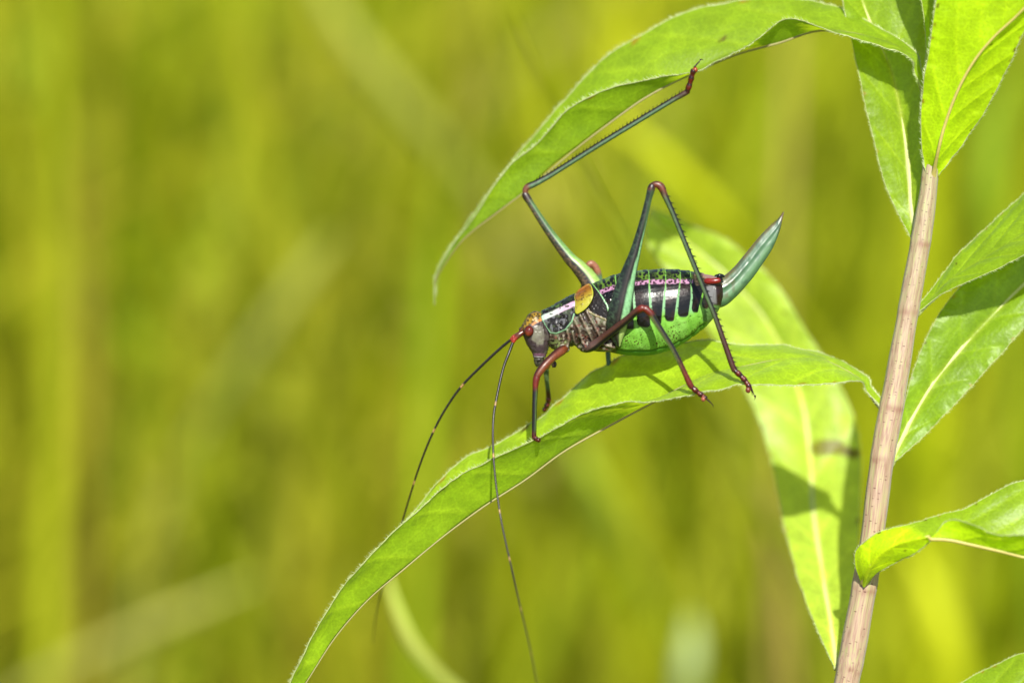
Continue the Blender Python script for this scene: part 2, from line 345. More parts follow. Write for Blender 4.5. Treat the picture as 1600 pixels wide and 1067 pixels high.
def build_stem():
    t = np.linspace(0, len(sp)-1, 620); C = catmull(sp, t)
    yy = np.concatenate([[p[1] for p in STEM], [2400, 4400, 6400, 8400]]); py = catmull(yy[:, None], t)[:, 0]
    node = np.zeros(len(t)); low = np.zeros(len(t))
    for y0 in (96, 138, 276, 376, 482, 632, 714, 915, 1038, 1186, 1330, 1600, 2100, 2900, 4100, 5600):
        node += np.exp(-((py-y0)/11.0)**2); low += np.exp(-((py-y0-6)/5.0)**2)
    C[:, 3] *= .93*(1+.035*node)*(1+.03*np.sin(py*.021)+.02*np.sin(py*.057+1))
    wob = np.stack([np.sin(py*.013), 0*py, 0*py], -1)*1.2*K; C[:, :3] += wob
    V, F, s, th = tube(C[:, :3], C[:, 3], nv=40, up=(0, 1, 0))
    nd_ = np.append(np.repeat(low, 40), [0, 0]); grn = np.append(np.repeat(sstep(700, 200, py), 40), [0, 0])
    scol = mixc(mixc(np.ones((len(V), 3)), (.80, 1.06, .72), grn*.55), (.62, .34, .36), np.clip(nd_, 0, 1)*.6*sstep(.35, .75, noise(V, 1300, 3)))
    # shallow lengthwise ridges
    ctr = np.vstack([np.repeat(C[:, :3], 40, 0), C[0, :3], C[-1, :3]])
    d = V-ctr; V = ctr+d*(1+.035*np.cos(th*9)+.015*np.cos(th*17+1))[:, None]
    m, n, out = new_mat('stem_bark'); L = n.links.new
    at = nd(n, 'ShaderNodeAttribute', _attribute_name='uvl')
    mp = nd(n, 'ShaderNodeMapping'); mp.inputs['Scale'].default_value = (8, 8, 5); L(at.outputs['Vector'], mp.inputs[0])
    n1 = nd(n, 'ShaderNodeTexNoise', Scale=1.0, Detail=5.0); L(mp.outputs[0], n1.inputs['Vector'])
    cr = nd(n, 'ShaderNodeValToRGB'); L(n1.outputs['Fac'], cr.inputs[0]); e = cr.color_ramp.elements
    e[0].position = .36; e[0].color = (.19, .115, .075, 1); e[1].position = .66; e[1].color = (.235, .225, .095, 1)
    x = cr.color_ramp.elements.new(.5); x.color = (.25, .172, .118, 1)
    mp2 = nd(n, 'ShaderNodeMapping'); mp2.inputs['Scale'].default_value = (2.2, 2.2, 60); L(at.outputs['Vector'], mp2.inputs[0])
    vo = nd(n, 'ShaderNodeTexVoronoi', Scale=1.0); vo.inputs['Randomness'].default_value = 1; L(mp2.outputs[0], vo.inputs['Vector'])
    cr2 = nd(n, 'ShaderNodeValToRGB'); L(vo.outputs['Distance'], cr2.inputs[0]); e = cr2.color_ramp.elements
    e[0].position = .18; e[0].color = (.25, .08, .07, 1); e[1].position = .34; e[1].color = (1, 1, 1, 1)
    sx = nd(n, 'ShaderNodeSeparateColor'); L(vo.outputs['Color'], sx.inputs[0])
    gt = nd(n, 'ShaderNodeMath', _operation='GREATER_THAN'); gt.inputs[1].default_value = .83; L(sx.outputs[0], gt.inputs[0])
    mx = nd(n, 'ShaderNodeMix', _data_type='RGBA', _blend_type='MULTIPLY'); L(gt.outputs[0], mx.inputs[0])
    L(cr.outputs[0], mx.inputs[6]); L(cr2.outputs[0], mx.inputs[7])
    bm = nd(n, 'ShaderNodeBump', Strength=.35, Distance=.0001); L(n1.outputs['Fac'], bm.inputs['Height'])
    p = nd(n, 'ShaderNodeBsdfPrincipled', Roughness=.5); ca = nd(n, 'ShaderNodeAttribute', _attribute_name='Col'); m3 = nd(n, 'ShaderNodeMix', _data_type='RGBA', _blend_type='MULTIPLY'); m3.inputs[0].default_value = 1
    L(mx.outputs[2], m3.inputs[6]); L(ca.outputs['Color'], m3.inputs[7])
    L(m3.outputs[2], p.inputs['Base Color']); L(bm.outputs[0], p.inputs['Normal'])
    p.inputs['Sheen Weight'].default_value = .1
    L(p.outputs[0], out.inputs[0])
    uv = np.stack([np.cos(th), np.sin(th), s*14], -1)
    return mesh_obj('stem', V, F, m, plant, base=PB, uv=uv, colr=scol)
stem = build_stem()

def leaf(B, M, F, tip, label=None, ribmat=None, rib=(5, 1.2), nu=170, nh=26, bulge=.05, spots=(), hair=(.9, 7), wav=1.0, veins=9, tint=(1, 1, 1), seed=1, sg=1, ro=1.25, mg=.6, half=None):
    """leaf blade through its back margin, midrib and front margin (measured points), ending in a common tip"""
    n = len(M)+1
    cB, cM, cF = [np.array([pt(p) for p in list(q)+[tip]]) for q in (B, M, F)]
    t = np.linspace(0, n-1, nu)
    b, m, f = catmull(cB, t), catmull(cM, t), catmull(cF, t)
    u = t/(n-1)
    vv = np.linspace(0, 1, nh)
    rows = []
    nrmB = unit(np.cross(np.gradient(m, axis=0), b-m+1e-9)); nrmF = unit(np.cross(f-m+1e-9, np.gradient(m, axis=0)))
    nav = unit(nrmB+nrmF); nrmB, nrmF, nav = nrmB*sg, nrmF*sg, nav*sg      # all point to the under side
    wB = np.linalg.norm(b-m, axis=1); wF = np.linalg.norm(f-m, axis=1)
    V = np.zeros((nu, 2*nh-1, 3)); UV = np.zeros((nu, 2*nh-1, 3)); COL = np.ones((nu, 2*nh-1, 3))
    length = np.concatenate([[0], np.cumsum(np.linalg.norm(np.diff(m, axis=0), axis=1))])
    Lt = length[-1]
    for side, e, wd, nn in ((0, b, wB, nrmB), (1, f, wF, nrmF)):
        q = vv[None, :, None]
        n_loc = unit(nn[:, None]*q+nav[:, None]*(1-q))
        S = m[:, None]*(1-q)+e[:, None]*q
        S = S - n_loc*(bulge*wd[:, None]*4*vv*(1-vv))[..., None]        # each half gently domed
        # lateral veins: shallow grooves leaving the midrib at a slant
        ph = (length[:, None]-wd[:, None]*vv[None]*1.5)/Lt*veins + .13*side + .25*noise(np.stack([length/Lt*5, length*0+side, length*0], -1), 1, seed)[:, None]
        g = np.abs(ph-np.round(ph)); groove = np.exp(-(g/.05)**2)*sstep(.02, .12, vv)*(1-sstep(.75, 1, vv))
        par = np.exp(-((vv-.45)/.02)**2)[None]*np.ones((nu, 1))*.6
        puff = (np.cos(ph*2*math.pi))*-.5*sstep(0, .25, vv)*(1-sstep(.8, 1, vv))
        ns = noise(S*np.array([1, 1, 1.0]), 260, seed+3)-.5
        amp = np.minimum(1, wd/(40*K))[:, None]
        S = S - n_loc*((-groove*1.2-par*.8+puff*1.6+ns*5.0)*K*amp)[..., None]
        # margin undulation
        und = (noise(np.stack([length/K/26, length*0+side*9, length*0], -1), 1, seed+9)-.5)*5*wav+(noise(np.stack([length/K/7, length*0+side*9, length*0], -1), 1, seed+5)-.5)*1.6*wav
        S = S + nn[:, None]*(und[:, None]*K*amp*sstep(.55, 1, vv)[None])[..., None]
        c = 1+.2*(groove+par*.6)[..., None]*np.array([1.3, 1, 1.5])+.16*(noise(S, 900, seed+1)-.5)[..., None]*np.array([1.3, 1, .8])
        c = c+(.48 if ro < .8 else .1)*np.exp(-(vv*wd[:, None]/K/(rib[0]*.42*(1-u[:, None]*.6)))**2)[..., None]*np.array([1.5, .75, 6.0])
        c = c*(1+.22*(1-u)**4)[:, None, None]*np.ones((1, 1, 3))
        idx = slice(nh-1, None, -1) if side == 0 else slice(nh-1, None)
        if side == 0:
            V[:, :nh] = S[:, ::-1]; COL[:, :nh] = c[:, ::-1]; UV[:, :nh, 1] = -vv[::-1]
        else:
            V[:, nh-1:] = S; COL[:, nh-1:] = c; UV[:, nh-1:, 1] = vv
    # the groove over the midrib
    UV[:, :, 0] = u[:, None]
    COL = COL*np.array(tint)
    if half is not None:                            # light shining through base and front half, painted yellow
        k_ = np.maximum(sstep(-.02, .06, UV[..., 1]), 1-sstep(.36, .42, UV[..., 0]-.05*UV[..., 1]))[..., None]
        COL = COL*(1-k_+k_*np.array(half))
    rs_ = np.random.default_rng(seed+40)          # small blemishes, most near the margins
    spots = list(spots)+[(.12+.8*rs_.random(), (1 if rs_.random() < .5 else -1)*(.97 if q < 9 else rs_.random()), .0035+.004*rs_.random(), .03+.05*rs_.random(), (1.3, .62, 1.2) if q % 3 else (.5, .3, .6)) for q in range(10)]
    for (su, sv, ru, rv, sc) in spots:
        d = np.sqrt(((UV[..., 0]-su)/ru)**2+((UV[..., 1]-sv)/rv)**2)+(noise(V, 1400, 4)-.5)*.9
        k_ = (1-sstep(.6, 1.1, d))[..., None]; COL = COL*(1-k_)+np.array(sc)*k_
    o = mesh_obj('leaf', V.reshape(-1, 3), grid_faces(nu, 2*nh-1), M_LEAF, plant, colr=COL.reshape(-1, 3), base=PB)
    if label: o['label'] = label
    # midrib: a tapering rib standing out below the blade
    W_ = np.minimum(wB, wF)
    rr = (rib[0]*(1-u)**.8+rib[1]*u+(7*np.exp(-(u/.05)**2) if ro >= .8 else 0))*K*.5
    C = m + nav*(rr*ro)[:, None]
    Vt, Ft, s, th = tube(C, rr, rr*.8, nv=10, up=(0, 1, .2))
    mesh_obj('midrib', Vt, Ft, ribmat or M_RIB, o, base=PB)
    # pale thickened margins with fine hairs
    hv, hf = [], []; r0 = np.random.default_rng(seed)
    for side, jj, e, nn, wd in ((0, 0, b, nrmB, wB), (1, 2*nh-2, f, nrmF, wF)):
        E = V[:, jj]; E = catmull(E, np.linspace(0, nu-1, nu*2))
        jag = 1+.35*(noise(np.stack([np.arange(len(E))/2.3, 0*E[:, 0], 0*E[:, 0]], -1), 1, seed+side)-.5)*2
        Vt, Ft, s, th = tube(E, mg*K*jag, nv=6, up=(.1, 1, .3))
        mesh_obj('margin', Vt, Ft, M_MARG, o, base=PB)
        if hair[0] > 0:
            seg = np.linalg.norm(np.diff(E, axis=0), axis=1).sum()/K
            for k in range(int(seg*hair[0])):
                q = r0.random()*(len(E)-2); i = int(q); p = E[i]*(1-(q-i))+E[i+1]*(q-i)
                ib = min(i//2, nu-1)
                out = unit(e[ib]-m[ib]+1e-12); tg = unit(E[i+1]-E[i])
                if wd[ib] < 3*K: continue
                d = unit(out*1.0+tg*(.3+.5*r0.random())+nn[ib]*(r0.random()-.5)*1.2)
                ln = hair[1]*(.5+.8*r0.random())*K; sd_ = unit(np.cross(d, nn[ib]+.01))*.32*K; s2 = unit(np.cross(d, sd_))*.32*K
                a = len(hv); hv += [p+sd_, p-.5*sd_+.87*s2, p-.5*sd_-.87*s2, p+d*ln+tg*ln*.25]
                hf += [(a, a+1, a+3), (a+1, a+2, a+3), (a+2, a, a+3)]
    if hv:
        h = mesh_obj('margin_hairs', hv, hf, M_HAIR, o, base=PB, smooth=False); h['kind'] = 'stuff'
    return o

# upper leaf arching to the left
leaf([(1456, 150, 14), (1439, 110, 20), (1428, 78, 40), (1375, 42, 70), (1300, 10, 95), (1235, -2, 115), (1150, 2, 125), (1075, 20, 130), (1000, 55, 130), (935, 98, 130), (893, 145, 130), (850, 193, 130), (795, 258, 140), (735, 340, 160), (695, 401, 190), (680, 438, 205)],
     [(1454, 156, 14), (1435, 113, 14), (1422, 86, 22), (1372, 60, 32), (1285, 46, 45), (1215, 66, 60), (1150, 84, 65), (1085, 112, 65), (1010, 150, 65), (940, 200, 75), (880, 247, 90), (830, 290, 100), (778, 330, 120), (725, 372, 150), (691, 418, 185), (678, 446, 205)],
     [(1452, 158, 12), (1430, 116, 4), (1423, 93, 0), (1375, 72, -5), (1300, 50, 5), (1232, 30, 20), (1162, 74, 25), (1095, 108, 35), (1015, 124, 40), (950, 139, 45), (890, 170, 60), (842, 222, 80), (793, 264, 105), (735, 346, 140), (695, 403, 180), (680, 440, 203)],
     (679, 476, 215), 'upper leaf arching left that the raised hind foot grips', seed=3, ribmat=M_KEEL, mg=.95, hair=(1.1, 7), rib=(4.5, 1.2))
# lower leaf the insect stands on
leaf([(1386, 633, 20), (1363, 606, 36), (1354, 586, 50), (1304, 557, 75), (1238, 543, 85), (1170, 538, 85), (1100, 533, 85), (1030, 541, 85), (965, 562, 82), (905, 600, 80), (850, 648, 75), (780, 690, 70), (715, 722, 65), (655, 790, 50), (590, 865, 25), (535, 922, 15), (480, 1015, 8), (445, 1090, 0)],
     [(1384, 637, 18), (1360, 610, 27), (1347, 592, 30), (1288, 562, 32), (1224, 560, 22), (1150, 574, 10), (1080, 596, 5), (1010, 632, 0), (945, 667, 0), (880, 704, 0), (820, 748, 5), (755, 790, 5), (690, 838, 5), (630, 888, 0), (575, 935, 0), (525, 992, 0), (484, 1055, 0), (450, 1110, 0)],
     [(1382, 640, 16), (1355, 612, 20), (1345, 595, 6), (1302, 597, -30), (1235, 599, -50), (1165, 602, -60), (1095, 613, -62), (1025, 626, -62), (955, 633, -60), (895, 652, -58), (838, 686, -50), (775, 714, -42), (710, 750, -35), (645, 805, -35), (580, 865, -35), (527, 927, -30), (478, 1012, -22), (445, 1088, -10)],
     (425, 1150, 0), 'long lower leaf the insect stands on', seed=5, tint=(1.3, 1.28, 1.3), ribmat=M_KEEL, mg=.95, nu=220, hair=(1.0, 6), rib=(4.5, 1.2), veins=11)
# leaf standing behind the upper leaf
leaf([(1441, 384, 22), (1437, 330, 42), (1441, 280, 46), (1442, 225, 50), (1443, 170, 54), (1447, 105, 58), (1451, 35, 65), (1445, -40, 75), (1400, -150, 95)],
     [(1437, 388, 20), (1424, 330, 48), (1421, 280, 58), (1415, 225, 64), (1406, 170, 70), (1390, 105, 76), (1360, 36, 84), (1335, -40, 92), (1325, -150, 108)],
     [(1433, 389, 22), (1407, 340, 46), (1385, 290, 50), (1368, 230, 53), (1354, 175, 55), (1339, 105, 58), (1326, 35, 64), (1308, -40, 72), (1300, -150, 95)],
     (1320, -260, 125), 'upright leaf behind the upper arching leaf', seed=8, ro=.6, hair=(.5, 4), rib=(12, 4), tint=(1, 1, 1))
# leaf at the top, under side to the camera, backlight painted as yellow tint
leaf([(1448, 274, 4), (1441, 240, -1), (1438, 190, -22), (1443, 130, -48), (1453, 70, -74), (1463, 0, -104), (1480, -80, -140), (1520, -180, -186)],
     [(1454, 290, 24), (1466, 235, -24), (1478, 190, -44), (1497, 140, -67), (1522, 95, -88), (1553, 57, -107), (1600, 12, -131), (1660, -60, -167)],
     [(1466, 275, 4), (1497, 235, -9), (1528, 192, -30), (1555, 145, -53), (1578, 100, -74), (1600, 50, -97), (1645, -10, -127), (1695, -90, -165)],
     (1715, -170, -230), 'leaf painted yellow as if backlit, rising from the top of the bare stem, brown midrib', ribmat=M_RIBB, seed=12, hair=(.5, 5), rib=(5.5, 2), tint=(1.95, 1.85, .7))
# right hand leaf on a short stalk
leaf([(1430, 482, 16), (1452, 457, 30), (1480, 420, 40), (1515, 380, 50), (1560, 340, 60), (1610, 298, 70), (1680, 250, 85)],
     [(1428, 488, 12), (1456, 464, 20), (1487, 434, 15), (1525, 410, 10), (1570, 382, 5), (1620, 350, 0), (1690, 300, -5)],
     [(1430, 492, 12), (1461, 467, 10), (1490, 449, -5), (1530, 434, -20), (1575, 412, -32), (1620, 388, -45), (1690, 330, -50)],
     (1770, 230, 20), 'short stalked leaf rising to the right of the stem', seed=15, sg=-1, hair=(.6, 5), rib=(8, 2))
# big right leaf
leaf([(1388, 722, 22), (1408, 650, 48), (1424, 590, 55), (1446, 532, 62), (1475, 480, 70), (1520, 430, 80), (1590, 385, 90), (1680, 340, 100)],
     [(1390, 726, 20), (1425, 655, 55), (1458, 600, 62), (1500, 548, 70), (1548, 496, 76), (1600, 445, 82), (1660, 395, 90), (1740, 340, 100)],
     [(1394, 725, 22), (1448, 676, 40), (1490, 634, 42), (1530, 590, 45), (1570, 546, 50), (1612, 500, 58), (1670, 445, 70), (1750, 380, 85)],
     (1840, 250, 130), 'large leaf with pale wide midrib rising to the right behind the stem', seed=18, sg=-1, ro=.6, hair=(.5, 4), rib=(16, 6), tint=(.86, .92, 1))
# clasping leaf low on the right, its backlit glow painted yellow
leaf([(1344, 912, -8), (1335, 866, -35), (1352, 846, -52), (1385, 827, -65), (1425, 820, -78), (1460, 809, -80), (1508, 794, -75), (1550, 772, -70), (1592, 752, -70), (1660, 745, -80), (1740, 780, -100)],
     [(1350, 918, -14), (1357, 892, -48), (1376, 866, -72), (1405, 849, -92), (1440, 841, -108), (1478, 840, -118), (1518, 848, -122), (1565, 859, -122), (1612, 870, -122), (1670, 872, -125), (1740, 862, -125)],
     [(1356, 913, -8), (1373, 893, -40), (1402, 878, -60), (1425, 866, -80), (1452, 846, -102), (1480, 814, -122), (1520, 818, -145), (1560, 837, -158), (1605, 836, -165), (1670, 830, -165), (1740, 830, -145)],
     (1820, 900, -130), 'leaf clasping the stem low on the right with backlit glow painted on its base and folded half', ribmat=M_RIBB, seed=21, sg=-1, hair=(.5, 4), rib=(7, 2), half=(1.9, 1.75, .7), tint=(1.1, 1.1, 1))
# corner leaf
leaf([(1300, 1180, 20), (1350, 1150, 25), (1420, 1105, 30), (1497, 1067, 35), (1552, 1040, 40), (1605, 1018, 40), (1690, 1000, 40)],
     [(1302, 1184, 18), (1358, 1165, 10), (1440, 1135, 0), (1520, 1105, -5), (1580, 1085, -8), (1640, 1070, -10), (1700, 1060, -10)],
     [(1304, 1187, 20), (1365, 1180, 0), (1450, 1170, -25), (1530, 1150, -40), (1600, 1130, -45), (1660, 1110, -45), (1720, 1095, -40)],
     (1820, 1080, 0), 'leaf below the clasping leaf, only its upper edge in view', seed=24, sg=-1, hair=(.4, 4), rib=(8, 2))
# big leaf bending away behind the insect
leaf([(1312, 1036, 40), (1327, 970, 118), (1338, 885, 232), (1343, 800, 340), (1345, 715, 408), (1333, 650, 430), (1305, 590, 440), (1265, 525, 440), (1210, 440, 439), (1140, 378, 434), (1080, 352, 432)],
     [(1308, 1042, 35), (1298, 975, 112), (1284, 890, 239), (1271, 800, 354), (1266, 720, 418), (1256, 640, 446), (1232, 565, 454), (1190, 490, 454), (1130, 425, 452), (1070, 375, 448), (1030, 350, 446)],
     [(1302, 1038, 40), (1278, 985, 100), (1248, 905, 205), (1222, 810, 327), (1207, 730, 396), (1190, 665, 425), (1160, 600, 438), (1110, 520, 440), (1055, 440, 439), (1015, 385, 435), (1008, 358, 432)],
     (1018, 325, 440), 'big pale leaf bending away behind the insect with a brown damaged spot', seed=27, ro=.6, hair=(.3, 4), rib=(12, 4), tint=(1.75, 1.55, 4.2),
     spots=[(.385, -.42, .016, .42, (.9, .55, .8)), (.372, -.85, .012, .25, (.55, .30, .6))])
# young leaf at the very top
leaf([(1455, 92, 0), (1462, 50, -6), (1474, 5, -15), (1480, -60, -30), (1470, -130, -45)],
     [(1452, 96, 2), (1452, 50, 0), (1452, 5, -6), (1448, -60, -15), (1440, -130, -30)],
     [(1448, 94, 0), (1446, 50, -4), (1440, 5, -12), (1425, -60, -25), (1418, -130, -42)],
     (1425, -220, -60), 'young narrow leaf at the top of the stem', seed=30, hair=(.4, 4), nu=80, rib=(8, 2))

# ------------------------------------------------------------------ the bush cricket
# body space: X right, Y away from the camera, Z up, in picture units (16 to the millimetre); q2w turns it into metres
def q2w(q):
    q = np.asarray(q, float)
    return CENTER + ((q[..., 0:1]-CX)*R_ + (CY+q[..., 2:3])*U_ + q[..., 1:2]*F_) * K
BASE = q2w(np.array([1000., 0, -556]))
bug = empty('bush_cricket', BASE, 'dark striped bush cricket with green belly standing on the lower leaf', 'insect')

ST = [((846, 487), (853, 536), 20), ((858, 482), (863, 545), 24), ((872, 474), (877, 548), 27), ((886, 466), (893, 542), 30), ((900, 458), (907, 542), 33), ((922, 444), (930, 549), 38), ((945, 435), (951, 550), 44),
      ((967, 427), (976, 554), 47), ((992, 423), (1003, 556), 51), ((1016, 421), (1030, 552), 51), ((1039, 420), (1054, 544), 50), ((1060, 421), (1078, 530), 46), ((1078, 423), (1096, 516), 40), ((1098, 427), (1109, 503), 32), ((1114, 431), (1121, 488), 24), ((1128, 438), (1129, 472), 15)]
HEADST = [((834, 486), (842, 487), 7), ((826, 491), (849, 491), 14), ((820, 500), (854, 500), 18.5), ((814.5, 511), (858, 510), 20), ((815.5, 518), (860, 520), 20.5), ((819.5, 530), (860, 531), 19.5), ((824.5, 541), (858, 541), 17.5), ((831, 551), (855, 551), 14.5), ((833, 560), (851, 560), 11.5), ((835, 568), (849, 568), 8.5), ((838, 573), (847, 573), 5)]
def loft(st, nr, nv=56, ex=2.15):
    A = np.array([[*a, *b, h] for a, b, h in st], float)
    S = catmull(A, np.linspace(0, len(A)-1, nr))
    th = np.linspace(0, 2*math.pi, nv, endpoint=False)
    c, s = np.cos(th), np.sin(th); k = (np.abs(c)**ex+np.abs(s)**ex)**(-1/ex); c, s = c*k, s*k
    ctr = (S[:, :2]+S[:, 2:4])/2; ha = (S[:, :2]-S[:, 2:4])/2
    X = ctr[:, None, 0]+ha[:, None, 0]*c; Yd = ctr[:, None, 1]+ha[:, None, 1]*c; Wd = S[:, 4:5]*s
    V = np.stack([X, Wd, -Yd], -1).reshape(-1, 3); F = grid_faces(nr, nv, True).tolist()
    V = np.vstack([V, [ctr[0, 0], 0, -ctr[0, 1]], [ctr[-1, 0], 0, -ctr[-1, 1]]]); a = nr*nv
    for j in range(nv):
        F.append((a, (j+1) % nv, j)); F.append((a+1, (nr-1)*nv+j, (nr-1)*nv+(j+1) % nv))
    return V, F
def ball(c, r, nu=14, nv=20):
    ph = np.linspace(0, math.pi, nu); th = np.linspace(0, 2*math.pi, nv, endpoint=False)
    V = np.stack([np.sin(ph)[:, None]*np.cos(th), np.sin(ph)[:, None]*np.sin(th), np.cos(ph)[:, None]*np.ones(nv)], -1).reshape(-1, 3)*np.array(r)+np.array(c)
    return V, grid_faces(nu, nv, True).tolist()
def join(parts):
    V, F, n = [], [], 0
    for v, f in parts:
        V.append(v); F += [tuple(int(i)+n for i in q) for q in f]; n += len(v)
    return np.vstack(V), F
def qpoly(pts): return [(790+.15*x, 400+.15*y) for x, y in pts]     # close-up sketch coordinates of head and thorax
def apoly(pts): return [(900+.225*x, 380+.225*y) for x, y in pts]   # close-up sketch coordinates of the abdomen
def specks(P, cell, seed):
    """distance to the nearest of jittered dots, in units of the cell"""
    g = P/cell; i0 = np.floor(g).astype(np.int64); d = np.full(len(P), 9.0); rr = np.ones(len(P))
    for dx in (-1, 0, 1):
        for dy in (-1, 0, 1):
            i = i0+np.array([dx, dy]); i3 = np.concatenate([i, np.zeros((len(i), 1), np.int64)+seed], 1)
            j = np.stack([hash3(i3, 1), hash3(i3, 2)], -1)
            e = np.linalg.norm(g-(i+j), axis=1); s_ = .5+hash3(i3, 3)
            e = e/s_
            d = np.minimum(d, e)
    return d

def build_body():
    parts = [loft(ST, 130), loft(HEADST, 60)]
    parts.append(ball((816.5, 0, -515), (6, 9, 5)))                                  # fastigium between the antennae
    for s in (-1, 1):
        parts.append(ball((880, s*19, -543), (11, 10, 9)))                           # fore coxa
        parts.append(ball((916, s*24, -541), (13, 12, 10)))                          # mid coxa
        parts.append(ball((950, s*29, -536), (15, 12, 13)))                          # hind coxa
        parts.append(ball((1112, s*17, -458), (14, 9, 16)))                          # sides of the last segments
    V, F = join(parts)
    me = bpy.data.meshes.new('tmp'); me.from_pydata(V.tolist(), [], F); tmp = bpy.data.objects.new('tmp', me); col.objects.link(tmp)
    import bmesh
    bm = bmesh.new(); bm.from_mesh(me); bmesh.ops.recalc_face_normals(bm, faces=bm.faces); bm.to_mesh(me); bm.free()
    md = tmp.modifiers.new('r', 'REMESH'); md.mode = 'VOXEL'; md.voxel_size = .8
    ms = tmp.modifiers.new('s', 'SMOOTH'); ms.iterations = 4; ms.factor = .5
    dg = bpy.context.evaluated_depsgraph_get(); ev = tmp.evaluated_get(dg).to_mesh()
    n = len(ev.vertices); P = np.zeros(n*3); ev.vertices.foreach_get('co', P); P = P.reshape(-1, 3)
    N = np.zeros(n*3); ev.vertices.foreach_get('normal', N); N = N.reshape(-1, 3)
    FF = [tuple(p.vertices) for p in ev.polygons]
    bpy.data.objects.remove(tmp)
    x, wq, y = P[:, 0], P[:, 1], -P[:, 2]; S2 = np.stack([x, y], -1)
    nz = lambda sc, sd=0: noise(P, sc, sd)
    C = np.tile(alb(70, 58, 50), (n, 1)); Rg = np.full(n, .38); D = np.zeros(n)
    def over(mask, c, rough=None):
        nonlocal C, Rg
        m = np.clip(mask, 0, 1); C = C*(1-m[:, None])+np.asarray(c)*m[:, None]
        if rough is not None: Rg = Rg*(1-m)+rough*m
    inside = lambda poly, soft=1.0: 1-sstep(-soft, soft, poly_sd(S2, poly))
    stroke = lambda line, wd, soft=.8: 1-sstep(wd-soft, wd+soft, line_d(S2, line))
    wob = (nz(.12, 1)-.5)*3
    # --- thorax flank: mottled brown and grey green with folds
    over(np.ones(n), alb(92, 74, 62))
    over(sstep(.5, .68, nz(.16, 2)), alb(135, 138, 105)); over(sstep(.58, .74, nz(.22, 3)), alb(150, 96, 80)); over(sstep(.6, .75, nz(.35, 4)), alb(40, 30, 28))
    over(sstep(.66, .78, nz(.3, 17)), alb(190, 180, 160))
    thx = (x > 880) & (x < 965) & (y > 480)
    folds = [[(700, 650), (760, 760), (800, 900)], [(770, 610), (840, 760), (900, 880)], [(830, 560), (900, 700), (960, 800), (1000, 900)], [(690, 800), (720, 900), (760, 950)], [(960, 900), (1040, 930), (1120, 950)], [(640, 780), (660, 860), (640, 940)]]
    for k, f in enumerate(folds):
        d = line_d(S2, qpoly(f)); D += np.where(thx | (x < 905), 1.7*np.exp(-(d/2.2)**2)-1.2*np.exp(-((d-4.5)/2.0)**2), 0)
        over(np.exp(-(d/1.3)**2)*.75*(y > 486), alb(168, 150, 128)); over(np.exp(-((d-4.2)/1.3)**2)*.6*(y > 490)*(x < 962), alb(48, 36, 32))
    # --- back plates of the hind thorax (dark)
    dk = inside(qpoly([(720, 560), (850, 250), (1020, 230), (1240, 120), (1340, 160), (1330, 620), (1200, 690), (1030, 660), (860, 570)]), 1.5)
    over(dk, alb(48, 42, 38), .3)
    ln = stroke(qpoly([(850, 565), (900, 610), (1030, 662), (1060, 700)]), 1.1); over(ln, alb(190, 180, 130)); D += 1.2*ln
    # --- abdomen
    ab = sstep(925, 931, x-.55*(y-446)*(y < 520))*1.0
    ab = np.where((x > 958) | ((x > 925) & (y < 500)), ab, 0)
    belly = alb(140, 212, 74, 2.5)
    ab_all = ((x > 962)) .astype(float)
    over(ab_all*sstep(962, 968, x+wob), belly, .5)
    over(ab_all*sstep(.45, .7, nz(.05, 7))*.5, alb(165, 228, 110, 2.6))
    dy = (y-422)
    bnd = [[(926, 444), (936, 458), (947, 477), (953, 500)], [(961, 428), (962, 450), (968, 480), (972, 512)], [(986, 422), (988, 455), (991, 490), (992, 515)], [(1013, 418), (1013, 450), (1015, 480), (1018, 515)],
           [(1039.5, 418), (1038, 450), (1035.5, 475), (1034, 512)], [(1063, 418), (1061, 440), (1057.5, 465), (1053, 506)], [(1078, 418), (1078, 445), (1079, 465), (1075, 500)], [(1101, 424), (1099, 450), (1094, 470), (1090, 495)], [(1117, 428), (1116, 450), (1113, 470), (1110, 485)]]
    bx = np.array([np.interp(y, [p[1] for p in b], [p[0] for p in b]) for b in bnd])
    ybot = [508, 514, 515, 512, 507, 502, 496, 489, 482]
    pl = np.zeros(n)
    for k in range(len(bnd)-1):
        l, r = bx[k], bx[k+1]; t = (x-l)/np.maximum(r-l, 1); mid = np.abs(2*t-1)
        yb = ybot[k+1]-10*np.maximum(mid, 0)**3.5+wob*.6
        gap = np.interp(y, [418, 440, 470, 500], [1.0, 1.3, 2.4, 3.4])
        inn = sstep(-.7, .7, x-l-gap*(.4))*sstep(-.7, .7, r-x-gap*1.0)*(1-sstep(-1.3, 1.3, y-yb))
        if k >= 7: inn *= .95
        pl = np.maximum(pl, inn*((t > -.2) & (t < 1.2)))
        tt = np.clip(t, 0, 1); D += np.where((t >= 0) & (t < 1) & (y < yb+6), 1.3*tt**1.5*sstep(1, .93, tt) - .6, 0)*sstep(-1, 6, yb+8-y)*(x > 925)
    reg = ((x > 958) | (y < 505)) & (x > 925)
    gl = np.interp(y, [420, 440, 460, 500], [0, .2, .8, 1])
    linec = alb(140, 212, 70, 2.6)*(1-gl[:, None])+alb(165, 226, 172, 2.7)*gl[:, None]; lo_ = sstep(478, 496, y)[:, None]; linec = linec*(1-lo_)+belly*lo_
    band = reg & (y < 500) & (x < 1082) & (x > bx[0]-1.2)
    C = np.where(band[:, None], linec, C)
    over(pl*reg, alb(24, 15, 13), .22)
    over(pl*reg*sstep(.52, .7, nz(.1, 21))*.6, alb(52, 30, 27))
